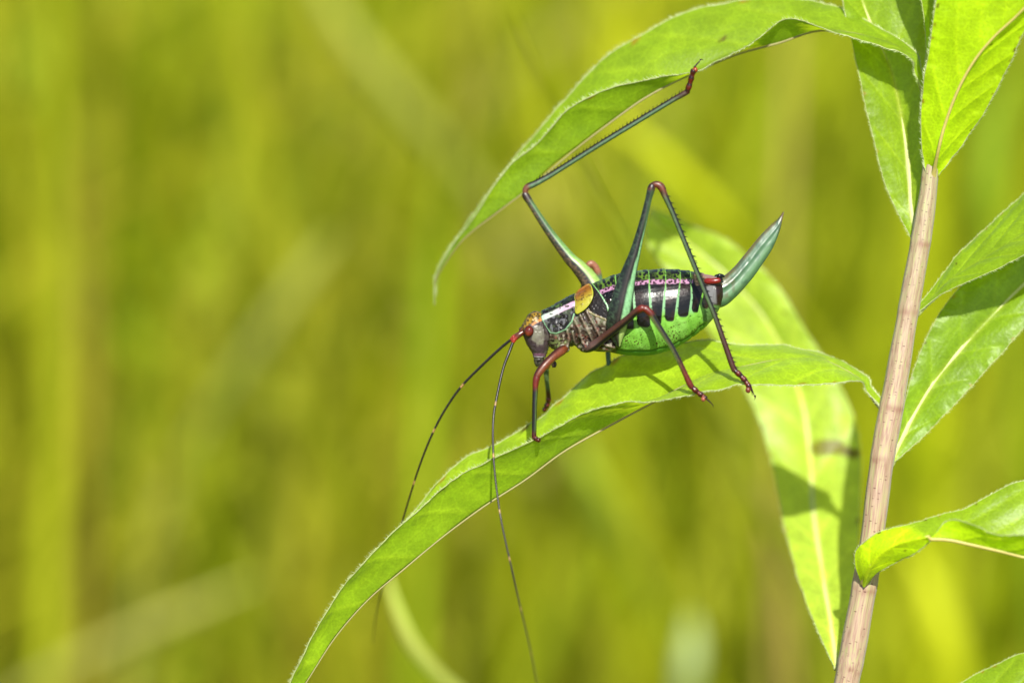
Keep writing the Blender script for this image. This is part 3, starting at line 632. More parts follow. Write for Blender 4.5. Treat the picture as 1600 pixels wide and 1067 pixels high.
    # row of dots along the pale seams
    for k in range(1, 7):
        dd = np.hypot(x-bx[k]-.6, (y-(452+6*np.round((y-452)/6.0)))); rnd = hash3(np.stack([np.round((y-452)/6.0).astype(np.int64), np.full(n, k), np.zeros(n, np.int64)], -1), 5)
        over((1-sstep(.5, 1.4, dd))*(rnd > .45)*(y < 500)*(y > 420), alb(40, 45, 30))
    # pink stripe and the dotted green back above it
    ys = np.interp(x, [925, 950, 985, 1010, 1060, 1080, 1100], [461, 452, 443.5, 441.5, 440.5, 440.5, 441])
    backm = sstep(1.5, -1.5, y-(ys-4)+wob*.4)*reg*(x < 1082)
    sp_ = specks(np.stack([x, y*1.15+wq*.25], -1), 4.3, 1)
    over(backm*(pl > .3), alb(112, 150, 48), .4)
    over(backm*(pl > .3)*(1-sstep(.34, .52, sp_)), alb(26, 24, 18))
    tr = np.min(np.where(x[None]-bx > -1, x[None]-bx, 99), axis=0)                    # darker front half of every back plate
    over(backm*pl*(1-sstep(8, 14, tr+(nz(.3, 9)-.5)*10))*.75, alb(34, 34, 22))
    st = (1-sstep(2.4, 4.0, np.abs(y-ys+(nz(.25, 12)-.5)*2.5)))*reg*(x < 1081)*(pl > .25)
    over(st, alb(206, 152, 188, 2.7), .42); over(st*(1-sstep(.25, .4, specks(S2, 4.6, 6))), alb(70, 35, 50))
    # belly speckles, fold along the flank
    spk = specks(np.stack([x, y], -1), 3.7, 3)
    bl = (x > 966)*sstep(2, 6, y-np.interp(x, [960, 990, 1035, 1075, 1100], [517, 516, 508, 497, 488]))
    fold = [(958, 545), (974, 548), (1012, 549), (1046, 541), (1080, 524), (1100, 505)]
    fd = line_d(S2, fold); yf = np.interp(x, [p[0] for p in fold], [p[1] for p in fold])
    over(bl*(1-sstep(.12, .22, spk+(nz(.08, 8)-.5)*.25))*(y < yf-3), alb(88, 74, 30))
    over((y > yf)*ab_all*.55, alb(70, 160, 30)); over(np.exp(-(fd/1.4)**2)*ab_all*.55, alb(40, 92, 18)); D -= 1.6*np.exp(-(fd/1.6)**2)*ab_all
    for k in range(2, 8):                           # the seams run on into the belly as soft creases
        xs = bx[k]+.25*np.maximum(y-500, 0); D -= 1.1*np.exp(-((x-xs)/2.2)**2)*(y > 495)*ab_all*(1-sstep(532, 548, y)); over(np.exp(-((x-xs)/1.6)**2)*(y > 503)*(y < 540)*ab_all*.25, alb(80, 150, 40, 2.6))
    D += ab_all*(y > 495)*((nz(.09, 71)-.5)*1.8+(nz(.22, 72)-.5)*.35)
    over((1-sstep(0, 16, x-962))*(y > 505)*(x > 960)*.35, alb(90, 120, 60))
    # --- end of the abdomen: tan above, dark brown below with pale plates
    en = sstep(1081, 1086, x+wob)
    over(en*(y < 447)*(1-pl*.4), alb(120, 104, 74), .42); over(en*(y < 447)*sstep(.5, .65, nz(.3, 31)), alb(58, 46, 34)); over(en*(y < 438)*sstep(.55, .7, nz(.2, 32))*.8, alb(165, 140, 110))
    over(sstep(1098, 1102, x)*(y >= 446)*(y < 490), alb(58, 40, 34), .28)
    over(sstep(1096, 1100, x)*inside(apoly([(900, 300), (960, 290), (970, 420), (930, 430), (890, 380)]), 2), alb(150, 150, 150), .3)
    over(inside(apoly([(880, 470), (940, 430), (1040, 440), (1000, 500), (930, 560), (870, 540)]), 2), alb(120, 170, 90))
    over(inside(apoly([(860, 190), (960, 200), (1010, 230), (960, 250), (880, 240)]), 1.5)*.8, alb(196, 150, 140))
    # --- pronotum: a saddle plate over the fore thorax
    pro = qpoly([(365, 540), (450, 530), (560, 470), (650, 420), (722, 390), (735, 480), (722, 600), (690, 690), (622, 772), (525, 812), (462, 802), (420, 740), (372, 650)])
    sd = poly_sd(S2, pro); pin = 1-sstep(-1.0, 1.0, sd)
    C = C*(1-pin[:, None])+alb(44, 40, 38)*pin[:, None]; Rg = Rg*(1-pin)+.27*pin; D = D*(1-pin)+2.0*(1-sstep(-2.2, 1, sd))
    up = (y < np.interp(x, [845, 898], [494, 472])-1)
    over(pin*up*sstep(.45, .6, nz(.2, 41)), alb(98, 128, 62)); over(pin*up*sstep(.6, .7, nz(.4, 42)), alb(30, 28, 24)); over(pin*up*(x > 880)*.85, alb(40, 44, 36))
    over(pin*(~up)*sstep(.52, .66, nz(.26, 43)), alb(128, 128, 132)); over(pin*(~up)*sstep(.56, .7, nz(.2, 44))*.8, alb(88, 100, 72))
    pit = np.hypot((x-879)/7, (y-503)/7); D -= 1.6*np.exp(-(pit-1)**2/.05)*pin; over(np.exp(-(pit-1)**2/.04)*pin*.8, alb(22, 20, 20))
    s2 = stroke(qpoly([(382, 655), (470, 618), (590, 563), (722, 500)]), 3.6); s3 = s2*sstep(.22, .34, nz(.25, 46)+.1)
    tcol = np.clip((x-848)/40, 0, 1)[:, None]; over(s3*pin, alb(200, 232, 205, 2.4)*(1-tcol)+alb(230, 186, 216, 2.4)*tcol, .45)
    rim = stroke(qpoly([(375, 655), (420, 735), (465, 800), (525, 808), (620, 768), (688, 685), (712, 610)]), 1.0); over(rim, alb(170, 225, 175, 2.6)); D += rim*.8
    # --- head
    hd = ((x < 850) & (y < 545)) | ((x < 861) & (y > 508) & (x+.3*(y-508) < 866)) | (y > 553)*(x < 858)
    hd = hd & (pin < .5) & ~((x > 858) & (y > 520))
    hf = hd.astype(float); over(hf, alb(92, 78, 76), .36)
    over(hf*sstep(.5, .68, nz(.2, 51))*.7, alb(140, 130, 122)); over(hf*sstep(.6, .75, nz(.3, 52))*.7, alb(54, 40, 44))
    crown = inside(qpoly([(150, 780), (190, 660), (300, 560), (385, 580), (370, 660), (290, 690), (230, 725), (190, 760)]), 1); over(crown*hf, alb(178, 142, 44, 2.6), .35)
    over(crown*hf*sstep(.5, .62, nz(.3, 53))*.8, alb(104, 88, 34)); over(crown*hf*(1-sstep(.25, .4, specks(S2, 4, 9)))*.8, alb(60, 44, 20))
    over(hf*stroke(qpoly([(160, 760), (175, 690), (250, 600), (330, 570)]), .9), alb(50, 40, 26))
    over(hf*stroke(qpoly([(280, 715), (320, 685), (372, 665)]), 1.5), alb(236, 140, 70, 2.3))
    over(hf*inside(qpoly([(290, 770), (330, 720), (380, 740), (410, 830), (390, 920), (340, 920), (270, 870)]), 1.5)*(.5+.5*sstep(.3, .6, nz(.18, 55))), alb(146, 144, 124, 2.8))
    over(hf*inside(qpoly([(200, 850), (260, 880), (330, 950), (420, 950), (430, 990), (290, 1000), (235, 930)]), 2)*.7, alb(74, 58, 68))
    over(stroke(qpoly([(390, 660), (430, 760), (455, 840), (450, 920)]), 1.3)*hf, alb(44, 32, 34)); D -= stroke(qpoly([(390, 660), (430, 760), (455, 840), (450, 920)]), 1.3)*hf*1.2
    over(inside(qpoly([(450, 900), (560, 860), (640, 880), (600, 960), (500, 970)]), 3)*sstep(.4, .55, nz(.25, 54)), alb(146, 160, 96))
    over(stroke(qpoly([(285, 1040), (350, 1052), (415, 1050)]), 1.1)*hf, alb(205, 200, 205)); D -= 1.2*np.exp(-((y-560)/1.4)**2)*hf
    over((y > 552)*(y < 557)*hf*.7, alb(150, 100, 130)); over((y > 559)*hf*.8, alb(92, 92, 74)); over((y > 559)*hf*sstep(.5, .65, nz(.3, 57)), alb(40, 34, 34))
    over(hf*np.exp(-(((x-815)/5)**2+((y-517)/5)**2))*.9, alb(128, 70, 52))
    # --- relief
    D += (nz(.35, 61)-.5)*.9*(1-sstep(965, 975, x)) + (nz(.5, 62)-.5)*.35*(1-.75*sstep(965, 975, x))
    P2 = P+N*D[:, None]
    Rg = np.clip(Rg+(nz(.3, 63)-.5)*.1, .2, .7)
    return mesh_obj('body', q2w(P2), FF, M_CHI, bug, colr=C, rough=Rg, base=BASE)
body = build_body()

def ctl(pts, nu):
    A = np.array(pts, float); d = np.concatenate([[0], np.cumsum(np.linalg.norm(np.diff(A[:, :3], axis=0), axis=1))]); t = np.interp(np.linspace(0, d[-1], nu), d, np.arange(len(A)))
    return catmull(A, t)
def limb(pts, nu=90, nv=20):
    """pts: (x, y, depth, in-plane radius, cross radius)"""
    C = ctl(pts, nu); Q = np.stack([C[:, 0], C[:, 2], -C[:, 1]], -1)
    return tube(Q, np.maximum(C[:, 3], .2), np.maximum(C[:, 4], .2), nv, up=(0, 1, 0))
def paint(V, s, th, fn): return fn(V[:, 0], -V[:, 2], s, np.cos(th), V)
def limb_obj(name, pts, fn, parent, nu=90, nv=20, extra=(), rough=.4):
    V, F, s, th = limb(pts, nu, nv); c = paint(V, s, th, fn)
    for v, f, cc in extra:
        n = len(V); V = np.vstack([V, v]); F = list(F)+[tuple(int(i)+n for i in q) for q in f]; c = np.vstack([c, np.tile(cc, (len(v), 1))])
    c = c*(.7+.6*noise(V, .45, 77))[:, None]*(.85+.3*noise(V, 1.1, 78))[:, None]; V = V+0
    return mesh_obj(name, q2w(V), F, M_LEG, parent, colr=c, rough=np.full(len(V), rough), base=BASE)
RED, DRED, BRN, BLK = alb(132, 38, 24), alb(88, 27, 21), alb(128, 78, 54), alb(26, 20, 18)
TEAL, MINT, OLV = alb(80, 108, 68), alb(160, 222, 160), alb(78, 92, 62)
def spines(pts, side, n, ln, parent, both=False, lean=.55, jit=1.0, r=.75):
    """rows of small black thorns along a shin"""
    C = ctl(pts, 200); Q = np.stack([C[:, 0], C[:, 2], -C[:, 1]], -1); T = unit(np.gradient(Q, axis=0)); S = unit(np.cross(T, np.array([0, 1.0, 0])))
    V, F = [], []; r0 = np.random.default_rng(n)
    for k in range(n):
        for yy in (-.55, .55):
            i = int(np.clip((k+.5+.3*(r0.random()-.5))/n*199, 0, 199)); sg = side
            d0 = unit(S[i]*sg+np.array([0, yy, 0])); p = Q[i]+d0*C[i, 3]*.8; d = unit(d0+T[i]*lean)
            l = ln*(.75+.5*r0.random()); a = unit(np.cross(d, T[i]+.01))*r; b = unit(np.cross(d, a))*r
            m = len(V); V += [p+a, p+b, p-a, p-b, p+d*l]; F += [(m, m+1, m+4), (m+1, m+2, m+4), (m+2, m+3, m+4), (m+3, m, m+4)]
            if both and k % 3 == 0 and yy < 0:
                d0 = unit(-S[i]*sg+np.array([0, yy, 0])); p = Q[i]+d0*C[i, 3]*.8; d = unit(d0+T[i]*lean); m = len(V)
                V += [p+a, p+b, p-a, p-b, p+d*l*.8]; F += [(m, m+1, m+4), (m+1, m+2, m+4), (m+2, m+3, m+4), (m+3, m, m+4)]
    V = np.array(V); o = mesh_obj('spines', q2w(V), F, M_LEG, parent, smooth=False, colr=np.tile(alb(32, 24, 22), (len(V), 1)), rough=np.full(len(V), .35), base=BASE); o['kind'] = 'stuff'
    return o
def claw(p, d, curl, ln=11, r=1.2):
    p, d, curl = [np.array(v, float) for v in (p, d, curl)]
    t = np.linspace(0, 1, 9)[:, None]; C = p+d*ln*t+curl*ln*(t**2)*.75
    Q = np.stack([C[:, 0], C[:, 2], -C[:, 1]], -1); V, F, _, _ = tube(Q, r*(1-.75*t[:, 0]), None, 8, up=(.1, 1, .1)); return V, F, alb(62, 26, 22)
def foot(pts, parent, cl):
    """tarsus: pts are joints; swollen segments, lobes and two claws"""
    A = np.array(pts, float); L = []
    for k in range(len(A)-1):
        for f in (0, .25, .6, .9):
            q = A[k]*(1-f)+A[k+1]*f; r = q[3]*(.86, .95, 1.06, .95)[int(f*3.4)]; L.append((*q[:3], r, r*1.15))
    L.append((*A[-1][:3], A[-1][3]*.8, A[-1][3]*.8))
    ex = list(cl)
    return limb_obj('tarsus', L, lambda x, y, s, a, V: mixc(mixc(alb(122, 40, 30), alb(58, 22, 20), sstep(.2, .9, np.sin(s*22))), BLK, (noise(V, .35, 5) > .62)*.6), parent, 60, 14, ex, .3)

# near hind leg
def c_fem_near(x, y, s, a, V):
    wb = (noise(V, .15, 22)-.5)*.3; e1 = np.interp(y, [300, 380, 440, 520], [.1, .05, .32, .30]); e2 = np.interp(y, [300, 380, 440, 520], [-.8, -.62, -.36, -.2])
    c = np.tile(alb(68, 92, 68), (len(V), 1)); sp_ = specks(np.stack([x, y], -1), 3.6, 21)
    c = mixc(c, alb(24, 20, 18), (1-sstep(.35, .55, sp_))*.9)
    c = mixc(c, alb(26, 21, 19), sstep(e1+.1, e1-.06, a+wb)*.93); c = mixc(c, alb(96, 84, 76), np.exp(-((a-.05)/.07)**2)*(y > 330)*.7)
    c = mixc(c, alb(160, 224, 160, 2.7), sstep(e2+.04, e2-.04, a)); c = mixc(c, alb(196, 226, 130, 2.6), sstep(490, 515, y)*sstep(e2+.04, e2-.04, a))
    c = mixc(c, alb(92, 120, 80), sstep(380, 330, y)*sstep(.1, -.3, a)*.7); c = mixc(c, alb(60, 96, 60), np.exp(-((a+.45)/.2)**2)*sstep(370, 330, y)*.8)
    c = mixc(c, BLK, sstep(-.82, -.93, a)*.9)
    return mixc(c, mixc(np.tile(alb(128, 66, 46), (len(V), 1)), alb(50, 28, 22), sstep(.45, .6, noise(V, .3, 8))), sstep(305, 297, y))
FN = [(965, 541, -38, 3, 3), (963, 530, -42, 9, 7), (962, 517, -46, 15, 10), (963.5, 500, -51, 17.5, 11.5), (968, 478, -55, 17, 11.5), (973, 455, -57, 15.5, 10.5), (980, 428, -60, 12, 9), (988, 402, -63, 9, 7.5), (994, 380, -65, 7.2, 6.5), (1003, 345, -68, 5.8, 5.5), (1010, 315, -70, 5.2, 5), (1014, 299, -71, 6.2, 5.5), (1016, 292, -71, 4.5, 4)]
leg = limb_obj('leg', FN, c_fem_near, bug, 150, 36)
leg['label'] = 'near hind leg bent high over the back'
TN = [(1014, 293, -71, 3, 3), (1021, 292, -71, 5, 4.5), (1029, 296, -71, 6, 5), (1035, 309, -71, 4.8, 4.5), (1046, 333, -71, 4.0, 3.8), (1057, 360, -71, 3.8, 3.6), (1080, 416, -70, 3.9, 3.6), (1097, 457, -69, 3.9, 3.6), (1112, 494, -68, 3.9, 3.6), (1126, 533, -66, 4.1, 3.8), (1138, 567, -65, 4.6, 4.2), (1143, 579, -64, 4.4, 4.2)]
def c_tib(red0, red1, side=1):
    def fn(x, y, s, a, V):
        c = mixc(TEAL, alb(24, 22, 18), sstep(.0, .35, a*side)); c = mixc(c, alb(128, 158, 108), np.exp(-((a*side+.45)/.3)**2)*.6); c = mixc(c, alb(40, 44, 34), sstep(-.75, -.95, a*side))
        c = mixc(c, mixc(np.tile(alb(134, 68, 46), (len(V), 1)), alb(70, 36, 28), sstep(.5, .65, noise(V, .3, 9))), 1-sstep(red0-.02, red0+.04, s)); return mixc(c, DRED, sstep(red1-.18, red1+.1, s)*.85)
    return fn
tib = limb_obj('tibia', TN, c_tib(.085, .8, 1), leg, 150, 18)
# S on this falling limb points right: thorns sit on the outer right edge
spines(TN[3:], 1, 30, 7, leg, r=1.0)
foot([(1142, 577, -64, 4.6), (1152, 586, -65, 4.6), (1160, 595, -66, 4.4), (1166, 605, -68, 4.2)], leg,
     [ball((1163, -70, -608), (4.2, 4, 5))+(alb(150, 72, 54),), claw((1167, 603, -68), (.45, .9, -.15), (.0, .35, 0), 15, 1.7), claw((1174, 616, -69), (.35, .6, 0), (-.7, .5, 0), 8, 1.2), claw((1167, 604, -66), (.4, .85, .4), (-.2, .2, 0), 13, 1.3)])

# far hind leg, its foot holding the upper leaf
def c_fem_far(x, y, s, a, V):
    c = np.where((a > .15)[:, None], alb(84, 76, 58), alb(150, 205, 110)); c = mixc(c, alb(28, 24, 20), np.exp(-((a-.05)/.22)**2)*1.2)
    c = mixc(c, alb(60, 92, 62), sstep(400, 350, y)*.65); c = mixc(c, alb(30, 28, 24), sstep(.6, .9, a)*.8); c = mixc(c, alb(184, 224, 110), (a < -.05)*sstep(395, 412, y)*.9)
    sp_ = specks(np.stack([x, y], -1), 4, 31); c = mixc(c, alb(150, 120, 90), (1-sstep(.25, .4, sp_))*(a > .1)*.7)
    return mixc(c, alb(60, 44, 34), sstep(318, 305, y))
FF_ = [(948, 500, 44, 13, 9), (936, 466, 46, 17, 11), (922, 437, 50, 14.5, 10), (905, 416, 52, 11.5, 9), (891, 402, 54, 9.5, 8), (866, 370, 57, 7.2, 6.5), (846, 341, 59, 6, 5.5), (830, 316, 60, 5.4, 5), (822, 303, 61, 6, 5), (819, 298, 61, 4, 4)]
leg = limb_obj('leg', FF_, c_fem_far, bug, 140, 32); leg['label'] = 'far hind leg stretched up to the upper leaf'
TF = [(824, 303, 61, 3.5, 3.5), (821, 296, 61, 4.6, 4.2), (825, 289, 61, 5.4, 4.8), (838, 283, 60, 5.0, 4.4), (860, 271, 59, 4.4, 4), (900, 246, 56, 4.2, 4), (950, 215, 52, 4.2, 4), (1000, 185, 47, 4.2, 3.9), (1050, 155, 42, 4.0, 3.8), (1070, 144, 39, 4.4, 4), (1078, 139, 38, 4.4, 4)]
def c_tibf(x, y, s, a, V):
    # rising to the right: S points up-left
    c = mixc(alb(86, 122, 84), alb(22, 20, 16), sstep(.0, .3, a)); c = mixc(c, alb(150, 195, 150), np.exp(-((a+.1)/.25)**2)*.5); c = mixc(c, alb(36, 40, 30), sstep(-.72, -.92, a))
    c = mixc(c, alb(140, 84, 58), 1-sstep(.04, .075, s)); return mixc(c, alb(96, 56, 50), sstep(.86, .98, s)*.85)
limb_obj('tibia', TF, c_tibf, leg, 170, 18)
spines(TF[3:], 1, 42, 6.5, leg, both=True, r=.9)
foot([(1076, 141, 38, 4.8), (1080, 128, 34, 4.6), (1083, 116, 30, 4.4), (1086, 106, 27, 4.6)], leg,
     [ball((1088, 27, -107), (4, 4, 4.4))+(alb(190, 82, 40),), claw((1086, 104, 26), (.5, -.85, .0), (.25, .1, 0), 17, 1.5), claw((1095, 91, 26), (.75, -.35, 0), (.2, .75, 0), 7, 1.1), claw((1087, 104, 28), (.35, -.8, .5), (.4, .1, 0), 14, 1.2)])

# near middle leg
def c_fem_mid(x, y, s, a, V):
    c = mixc(alb(94, 54, 36), alb(24, 16, 12), sstep(.1, -.25, a)); c = mixc(c, alb(142, 116, 110), (1-sstep(0, .35, s))*.6*(a > -.2)); return mixc(c, RED, sstep(.86, .96, s))
FM = [(918, 546, -30, 5, 5), (925, 541, -38, 7.2, 6), (938, 531, -44, 6.8, 6), (957, 516, -58, 6.2, 5.5), (978, 499, -72, 5.6, 5), (990, 488, -80, 5.4, 5), (998, 483, -84, 5.6, 5), (1003, 482, -85, 4, 4)]
leg = limb_obj('leg', FM, c_fem_mid, bug, 90, 24); leg['label'] = 'near middle leg with red knee'
TM = [(998, 483, -84, 4, 4), (1005, 484, -84, 5.6, 5), (1013, 491, -84, 5.4, 5), (1019, 501, -83, 4.8, 4.4), (1032, 521, -81, 4.3, 4), (1046, 543, -78, 4.1, 3.8), (1057, 564, -75, 4, 3.8), (1066, 583, -72, 4.2, 4), (1073, 598, -70, 4.8, 4.4), (1077, 605, -69, 4.2, 4)]
def c_tibm(x, y, s, a, V):
    c = mixc(alb(104, 108, 66), alb(26, 22, 16), sstep(-.25, .2, a)*(1-sstep(.7, .95, a)*.8)); c = mixc(c, alb(150, 200, 110), sstep(-.5, -.8, a)*.8)
    c = mixc(c, RED, 1-sstep(.10, .17, s)); return mixc(c, RED, sstep(.6, .9, s)*.9)
limb_obj('tibia', TM, c_tibm, leg, 110, 18)
spines(TM[4:], 1, 12, 3.2, leg, r=.5)
foot([(1076, 603, -69, 4.4), (1085, 611, -68, 4.4), (1093, 617, -68, 4.2), (1099, 622, -69, 3.6)], leg,
     [ball((1094, -71, -622), (3.4, 3.4, 4))+(alb(200, 110, 84),), claw((1098, 621, -69), (.75, .6, -.1), (.1, .2, 0), 14, 1.6), claw((1108, 630, -69), (.6, .4, 0), (-.5, .7, 0), 6, 1.0), claw((1098, 621, -67), (.8, .4, .4), (0, .3, 0), 11, 1.2)])

# near front leg
def c_fem_fr(x, y, s, a, V): 
    c = mixc(alb(142, 72, 38), alb(74, 32, 20), sstep(-.2, -.8, a)); return mixc(c, RED, sstep(.9, 1, s)*.6)
FR = [(884, 543, -20, 5, 5), (878, 547, -30, 7.4, 6.5), (871, 552, -36, 7.2, 6), (862, 559, -42, 6.6, 6), (851, 570, -48, 6.4, 5.5), (843, 580, -50, 6.2, 5.5), (838, 588, -51, 5.2, 5)]
leg = limb_obj('leg', FR, c_fem_fr, bug, 70, 22); leg['label'] = 'near front leg, rusty red'
TR = [(840, 583, -50, 4.5, 4.5), (838, 590, -51, 5.4, 5), (836.5, 599, -51, 4.8, 4.6), (836, 608, -51, 4.2, 4), (835, 630, -51, 3.8, 3.8), (834.5, 655, -50, 3.6, 3.6), (834, 675, -49, 3.8, 3.6), (834, 684, -48, 3.6, 3.6)]
limb_obj('tibia', TR, lambda x, y, s, a, V: mixc(mixc(mixc(BLK, alb(120, 160, 70), np.exp(-((a-.55)/.16)**2)*.8), RED, 1-sstep(.2, .3, s)), DRED, sstep(.82, .95, s)), leg, 70, 18)
spines(TR[3:], -1, 6, 2.6, leg, r=.4)
foot([(834, 680, -48, 4), (838, 685, -50, 3.8), (843, 686, -53, 3.4)], leg, [])
# far front leg
leg = limb_obj('leg', [(878, 546, 18, 6, 6), (868, 554, 28, 6.5, 6), (858, 566, 38, 5.5, 5), (854, 575, 42, 4.6, 4.5)], c_fem_fr, bug, 50, 18); leg['label'] = 'far front leg'
limb_obj('tibia', [(854, 573, 42, 4, 4), (854, 580, 44, 4.4, 4.2), (855, 595, 50, 3.6, 3.5), (857, 612, 58, 3.6, 3.5), (858, 622, 63, 4, 3.8)], lambda x, y, s, a, V: mixc(alb(100, 124, 76), DRED, sstep(.6, .85, s)), leg, 50, 16)
foot([(858, 618, 62, 4.2), (858, 629, 66, 4.4), (854, 638, 69, 4), (850, 644, 71, 3)], leg, [])
# far middle leg: only the knee shows above the back
leg = limb_obj('leg', [(905, 530, 30, 6, 6), (908, 500, 46, 6.5, 6), (913, 460, 60, 6, 5.5), (918, 428, 66, 5.4, 5), (921, 415, 68, 5.4, 5)], lambda x, y, s, a, V: mixc(alb(112, 96, 80), alb(150, 84, 60), sstep(.85, .97, s)), bug, 60, 18); leg['label'] = 'far middle leg, its rusty knee above the back'
limb_obj('tibia', [(920, 414, 68, 4.4, 4), (925, 410, 69, 5.4, 5), (931, 414, 70, 5.4, 5), (936, 423, 71, 5.4, 5), (940, 440, 73, 4.4, 4), (946, 480, 77, 4, 4), (951, 530, 80, 4, 4), (953, 560, 80, 4, 4), (954, 572, 79, 3.6, 3.6)], lambda x, y, s, a, V: mixc(alb(190, 124, 92), alb(110, 150, 110), sstep(.13, .2, s)), leg, 80, 16)

# ovipositor: a flat upcurved blade
def build_ovipositor():
    up = np.array([(1118, 436), (1132, 430), (1146, 418), (1159, 403), (1173, 386), (1188, 368), (1203, 353), (1214, 344), (1220, 337), (1224, 331)], float)
    lo = np.array([(1112, 484), (1133, 478), (1150, 464), (1164, 449), (1178, 432), (1192, 412), (1205, 392), (1214, 373), (1220, 355), (1225, 332)], float)
    nu, nv = 260, 40; t = np.linspace(0, len(up)-1, nu); U, Lw = catmull(up, t), catmull(lo, t); s = t/(len(up)-1)
    th = np.linspace(0, 2*math.pi, nv, endpoint=False); a = np.cos(th)
    tooth = (np.abs(((s*46) % 1)-.35)-.2)*6*sstep(.62, .7, s)*(1-sstep(.96, 1, s))
    m = (U+Lw)/2; h = (U-Lw)/2
    thick = np.interp(s, [0, .12, .4, .8, 1], [15, 12.5, 8, 4.5, 1])
    ridge = 1+.16*np.exp(-((a-.25)/.12)**2)-.12*np.exp(-((a-.02)/.1)**2)+.10*np.exp(-((a+.55)/.2)**2)
    V = np.zeros((nu, nv, 3)); prof = np.sin(th); prof = np.sign(prof)*np.abs(prof)**.9
    un = unit(h)
    XY = m[:, None]+h[:, None]*a[None, :, None]+un[:, None]*(tooth[:, None]*np.clip(a-.93, 0, 1)[None]/.07)[..., None]
    V[..., 0] = XY[..., 0]; V[..., 2] = -XY[..., 1]; V[..., 1] = thick[:, None]*(prof*ridge)[None]
    V = V.reshape(-1, 3); s_ = np.repeat(s, nv); a_ = np.tile(a, nu)
    c = np.tile(alb(86, 134, 92, 3), (len(V), 1)); c = mixc(c, alb(138, 186, 132, 2.9), np.exp(-((a_+.4)/.3)**2)*.7); c = mixc(c, alb(128, 108, 60), sstep(.55, .9, a_)*.85); c = mixc(c, alb(122, 84, 48), sstep(.74, .95, s_)*.85)
    c = mixc(c, alb(60, 104, 84), sstep(.55, .75, noise(V, .12, 91))*.5); c = mixc(c, alb(110, 92, 60), sstep(.5, .68, noise(V, .2, 92))*(1-sstep(.1, .4, s_))*.6)
    c = mixc(c, BLK, sstep(.9, 1, a_)*sstep(.66, .75, s_)*.8)
    V[:, 1] += (noise(V, .12, 93)-.5)*.8*np.sign(V[:, 1])
    return mesh_obj('ovipositor', q2w(V), grid_faces(nu, nv, True), M_OVI, bug, colr=c, rough=.3+.16*noise(V, .3, 94), base=BASE)
M_OVI = chitin_mat('ovipositor_cuticle', .12, .1, 7000, .5)
build_ovipositor()
# cerci
for sgn in (-1, 1):
    o = limb_obj('cercus', [(1098, 441, 20*sgn, 2.5, 2.5), (1103, 440, 24*sgn, 5, 4.5), (1112, 440, 27*sgn, 4.6, 4.2), (1120, 439, 27*sgn, 4.4, 4), (1126, 436, 25*sgn, 3, 3)], lambda x, y, s, a, V: mixc(alb(158, 42, 36), alb(24, 22, 24), sstep(.82, .9, s)), bug, 40, 18, rough=.25)
    o = limb_obj('cercus_tip', [(1119, 434, 24*sgn, 3, 3), (1122, 432, 25*sgn, 4, 3.6), (1127, 432, 24*sgn, 3, 3), (1130, 433, 22*sgn, 1.5, 1.5)], lambda x, y, s, a, V: np.tile(alb(26, 26, 30), (len(V), 1)), o, 24, 14, rough=.2)
# eyes
for sgn in (-1, 1):
    V, F = ball((826.5, sgn*18.5, -517.5), (7.6, 6.5, 8.8), 28, 40)
    c = np.tile(alb(124, 46, 32), (len(V), 1)); d = np.hypot((V[:, 0]-826.5)/7.2, (V[:, 2]+517.5)/8.4); c = mixc(c, alb(84, 28, 20), sstep(.7, 1, d)); c = mixc(c, alb(190, 92, 60), np.exp(-(((V[:, 0]-824)/3)**2+((V[:, 2]+522)/3)**2))*.6)
    mesh_obj('eye', q2w(V), F, M_LEG, bug, colr=c, rough=np.full(len(V), .12), base=BASE)
# antennae: red base joint and a long banded thread
def antenna(pts, sgn):
    base = np.array(pts[0]); nx = np.array(pts[1]); d = unit(nx-base)
    p0 = (817, 519, 7*sgn, 4, 4)
    o = limb_obj('antenna', [p0, (811, 523, 8*sgn, 4.6, 4.4), (base[0]+2, base[1]-2, base[2], 3.6, 3.5), (*base, 3.8, 3.8), (*(base+d*5), 2.8, 2.8)], lambda x, y, s, a, V: mixc(alb(120, 62, 44), alb(190, 58, 36), sstep(.45, .7, s)), bug, 40, 16, rough=.22)
    A = np.array(pts, float); n = len(A); rad = 1.75*(1-np.linspace(0, 1, n))**.75+.5
    P_ = [(*q, r, r) for q, r in zip(A, rad)]
    def colf(x, y, s, a, V):
        c = np.tile(alb(30, 22, 16), (len(V), 1))
        for b in (.17, .30, .44, .56, .70, .83): c = mixc(c, alb(214, 168, 104), (1-sstep(.003, .007, np.abs(s-b))))
        c = mixc(c, alb(74, 62, 34), sstep(.35, .9, s)*.6)
        return mixc(c, alb(70, 52, 30), (np.sin(s*900) > .7)*.5)
    limb_obj('flagellum', P_, colf, o, 420, 10, rough=.4)
antenna([(803, 531, -9), (795, 552, -14), (786, 577, -24), (776, 622, -40), (771, 657, -52), (771.5, 710, -66), (777, 765, -80), (785, 815, -95), (800, 880, -125), (812, 930, -160), (826, 985, -210), (836, 1030, -255), (845, 1068, -300)], -1)
antenna([(802, 528, 8), (781, 545, 14), (752, 572, 22), (719, 606, 32), (692, 645, 42), (671, 686, 52), (652, 735, 65), (636, 785, 82), (618, 845, 105), (600, 908, 140), (586, 945, 180), (576, 985, 230), (568, 1035, 290)], 1)
# palps
for q in ([(852, 560, -8, 2.4, 2.4), (861, 563, -12, 2.6, 2.6), (867, 568, -14, 2.6, 2.6), (866, 574, -14, 1.8, 1.8)], [(848, 566, -7, 2.2, 2.2), (853, 574, -10, 2.2, 2.2), (850, 579, -11, 1.4, 1.4)], [(852, 560, 8, 2.4, 2.4), (862, 566, 12, 2.4, 2.4), (865, 574, 13, 1.6, 1.6)]):
    limb_obj('palp', q, lambda x, y, s, a, V: mixc(alb(120, 110, 80), alb(70, 48, 40), sstep(.3, .8, s)), bug, 30, 12)
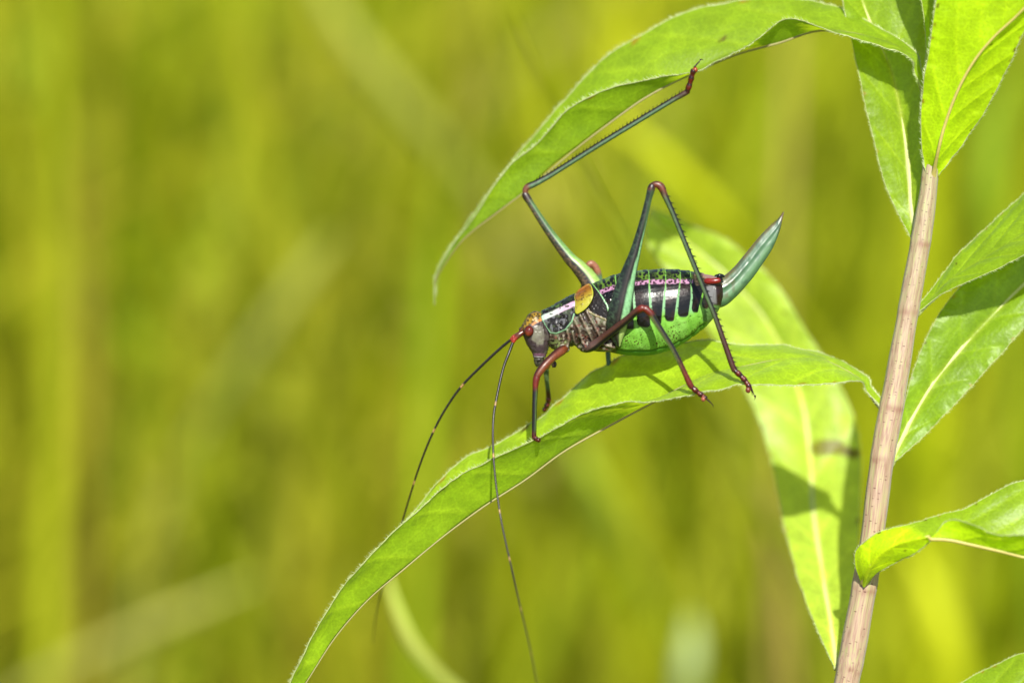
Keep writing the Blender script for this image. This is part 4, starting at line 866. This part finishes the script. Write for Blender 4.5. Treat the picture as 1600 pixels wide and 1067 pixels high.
# wing pads
def build_pad(sgn):
    out = np.array([(897, 462), (904, 452.5), (912, 447), (919, 443.5), (923.5, 447), (926, 459), (923, 471), (915, 482), (907, 488), (901, 491), (897.5, 487), (898, 473)], float)
    t = np.linspace(0, len(out), 64, endpoint=False); O = np.vstack([out[-1], out, out[:2]])
    i = np.floor(t).astype(int); f = (t-i)[:, None]; a, b, c, d = O[i], O[i+1], O[np.minimum(i+2, len(O)-1)], O[np.minimum(i+3, len(O)-1)]
    ring = .5*((2*b)+(-a+c)*f+(2*a-5*b+4*c-d)*f**2+(-a+3*b-3*c+d)*f**3)
    ctr = np.array([911, 467.]); rs = np.linspace(0, 1, 20)
    A = np.array([[*p, *q, h] for p, q, h in ST], float)
    XY = ctr+(ring-ctr)[None]*rs[:, None, None]; x, y = XY[..., 0], XY[..., 1]
    top = np.interp(x, A[:, 0], A[:, 1]); bot = np.interp(x, A[:, 2], A[:, 3]); hw = np.interp(x, A[:, 0], A[:, 4])
    q = np.clip(np.abs((y-(top+bot)/2)/((bot-top)/2)), 0, .985); wd = hw*(1-q**2.15)**(1/2.15)
    wd = wd+4.0+2.5*(1-rs[:, None]**2)+.045*(x-897)*1.2
    V = np.stack([x, sgn*wd, -y], -1).reshape(-1, 3); n = len(V)
    Vi = np.stack([x, sgn*(wd-1.6), -y], -1).reshape(-1, 3)
    F = grid_faces(20, 64, True); Fa = np.vstack([F, F[:, ::-1]+n]); last_ = 19*64
    rimf = np.array([(last_+j, last_+(j+1) % 64, n+last_+(j+1) % 64, n+last_+j) for j in range(64)]); Fa = np.vstack([Fa, rimf])
    VV = np.vstack([V, Vi]); X, Y = VV[:, 0], -VV[:, 2]
    k = (X-897)*.5+(Y-445)*.75; c = mixc(alb(166, 100, 30, 2.8), alb(198, 192, 58, 2.6), sstep(13, 31, k)); c = mixc(c, alb(206, 214, 60), np.tile(np.repeat(sstep(.86, .97, rs), 64), 2)*sstep(8, 16, k))
    net = specks(np.stack([X, Y], -1), 3.4, 41); c = mixc(c, alb(110, 78, 28), sstep(.5, .75, net)*.85*(1-sstep(26, 34, k)))
    VV[:n, 1] += sgn*sstep(.62, .85, net[:n])*.7
    return mesh_obj('wing_pad', q2w(VV), Fa, M_CHI, bug, colr=c, rough=np.full(len(VV), .34), base=BASE)
for sgn in (-1, 1): build_pad(sgn)
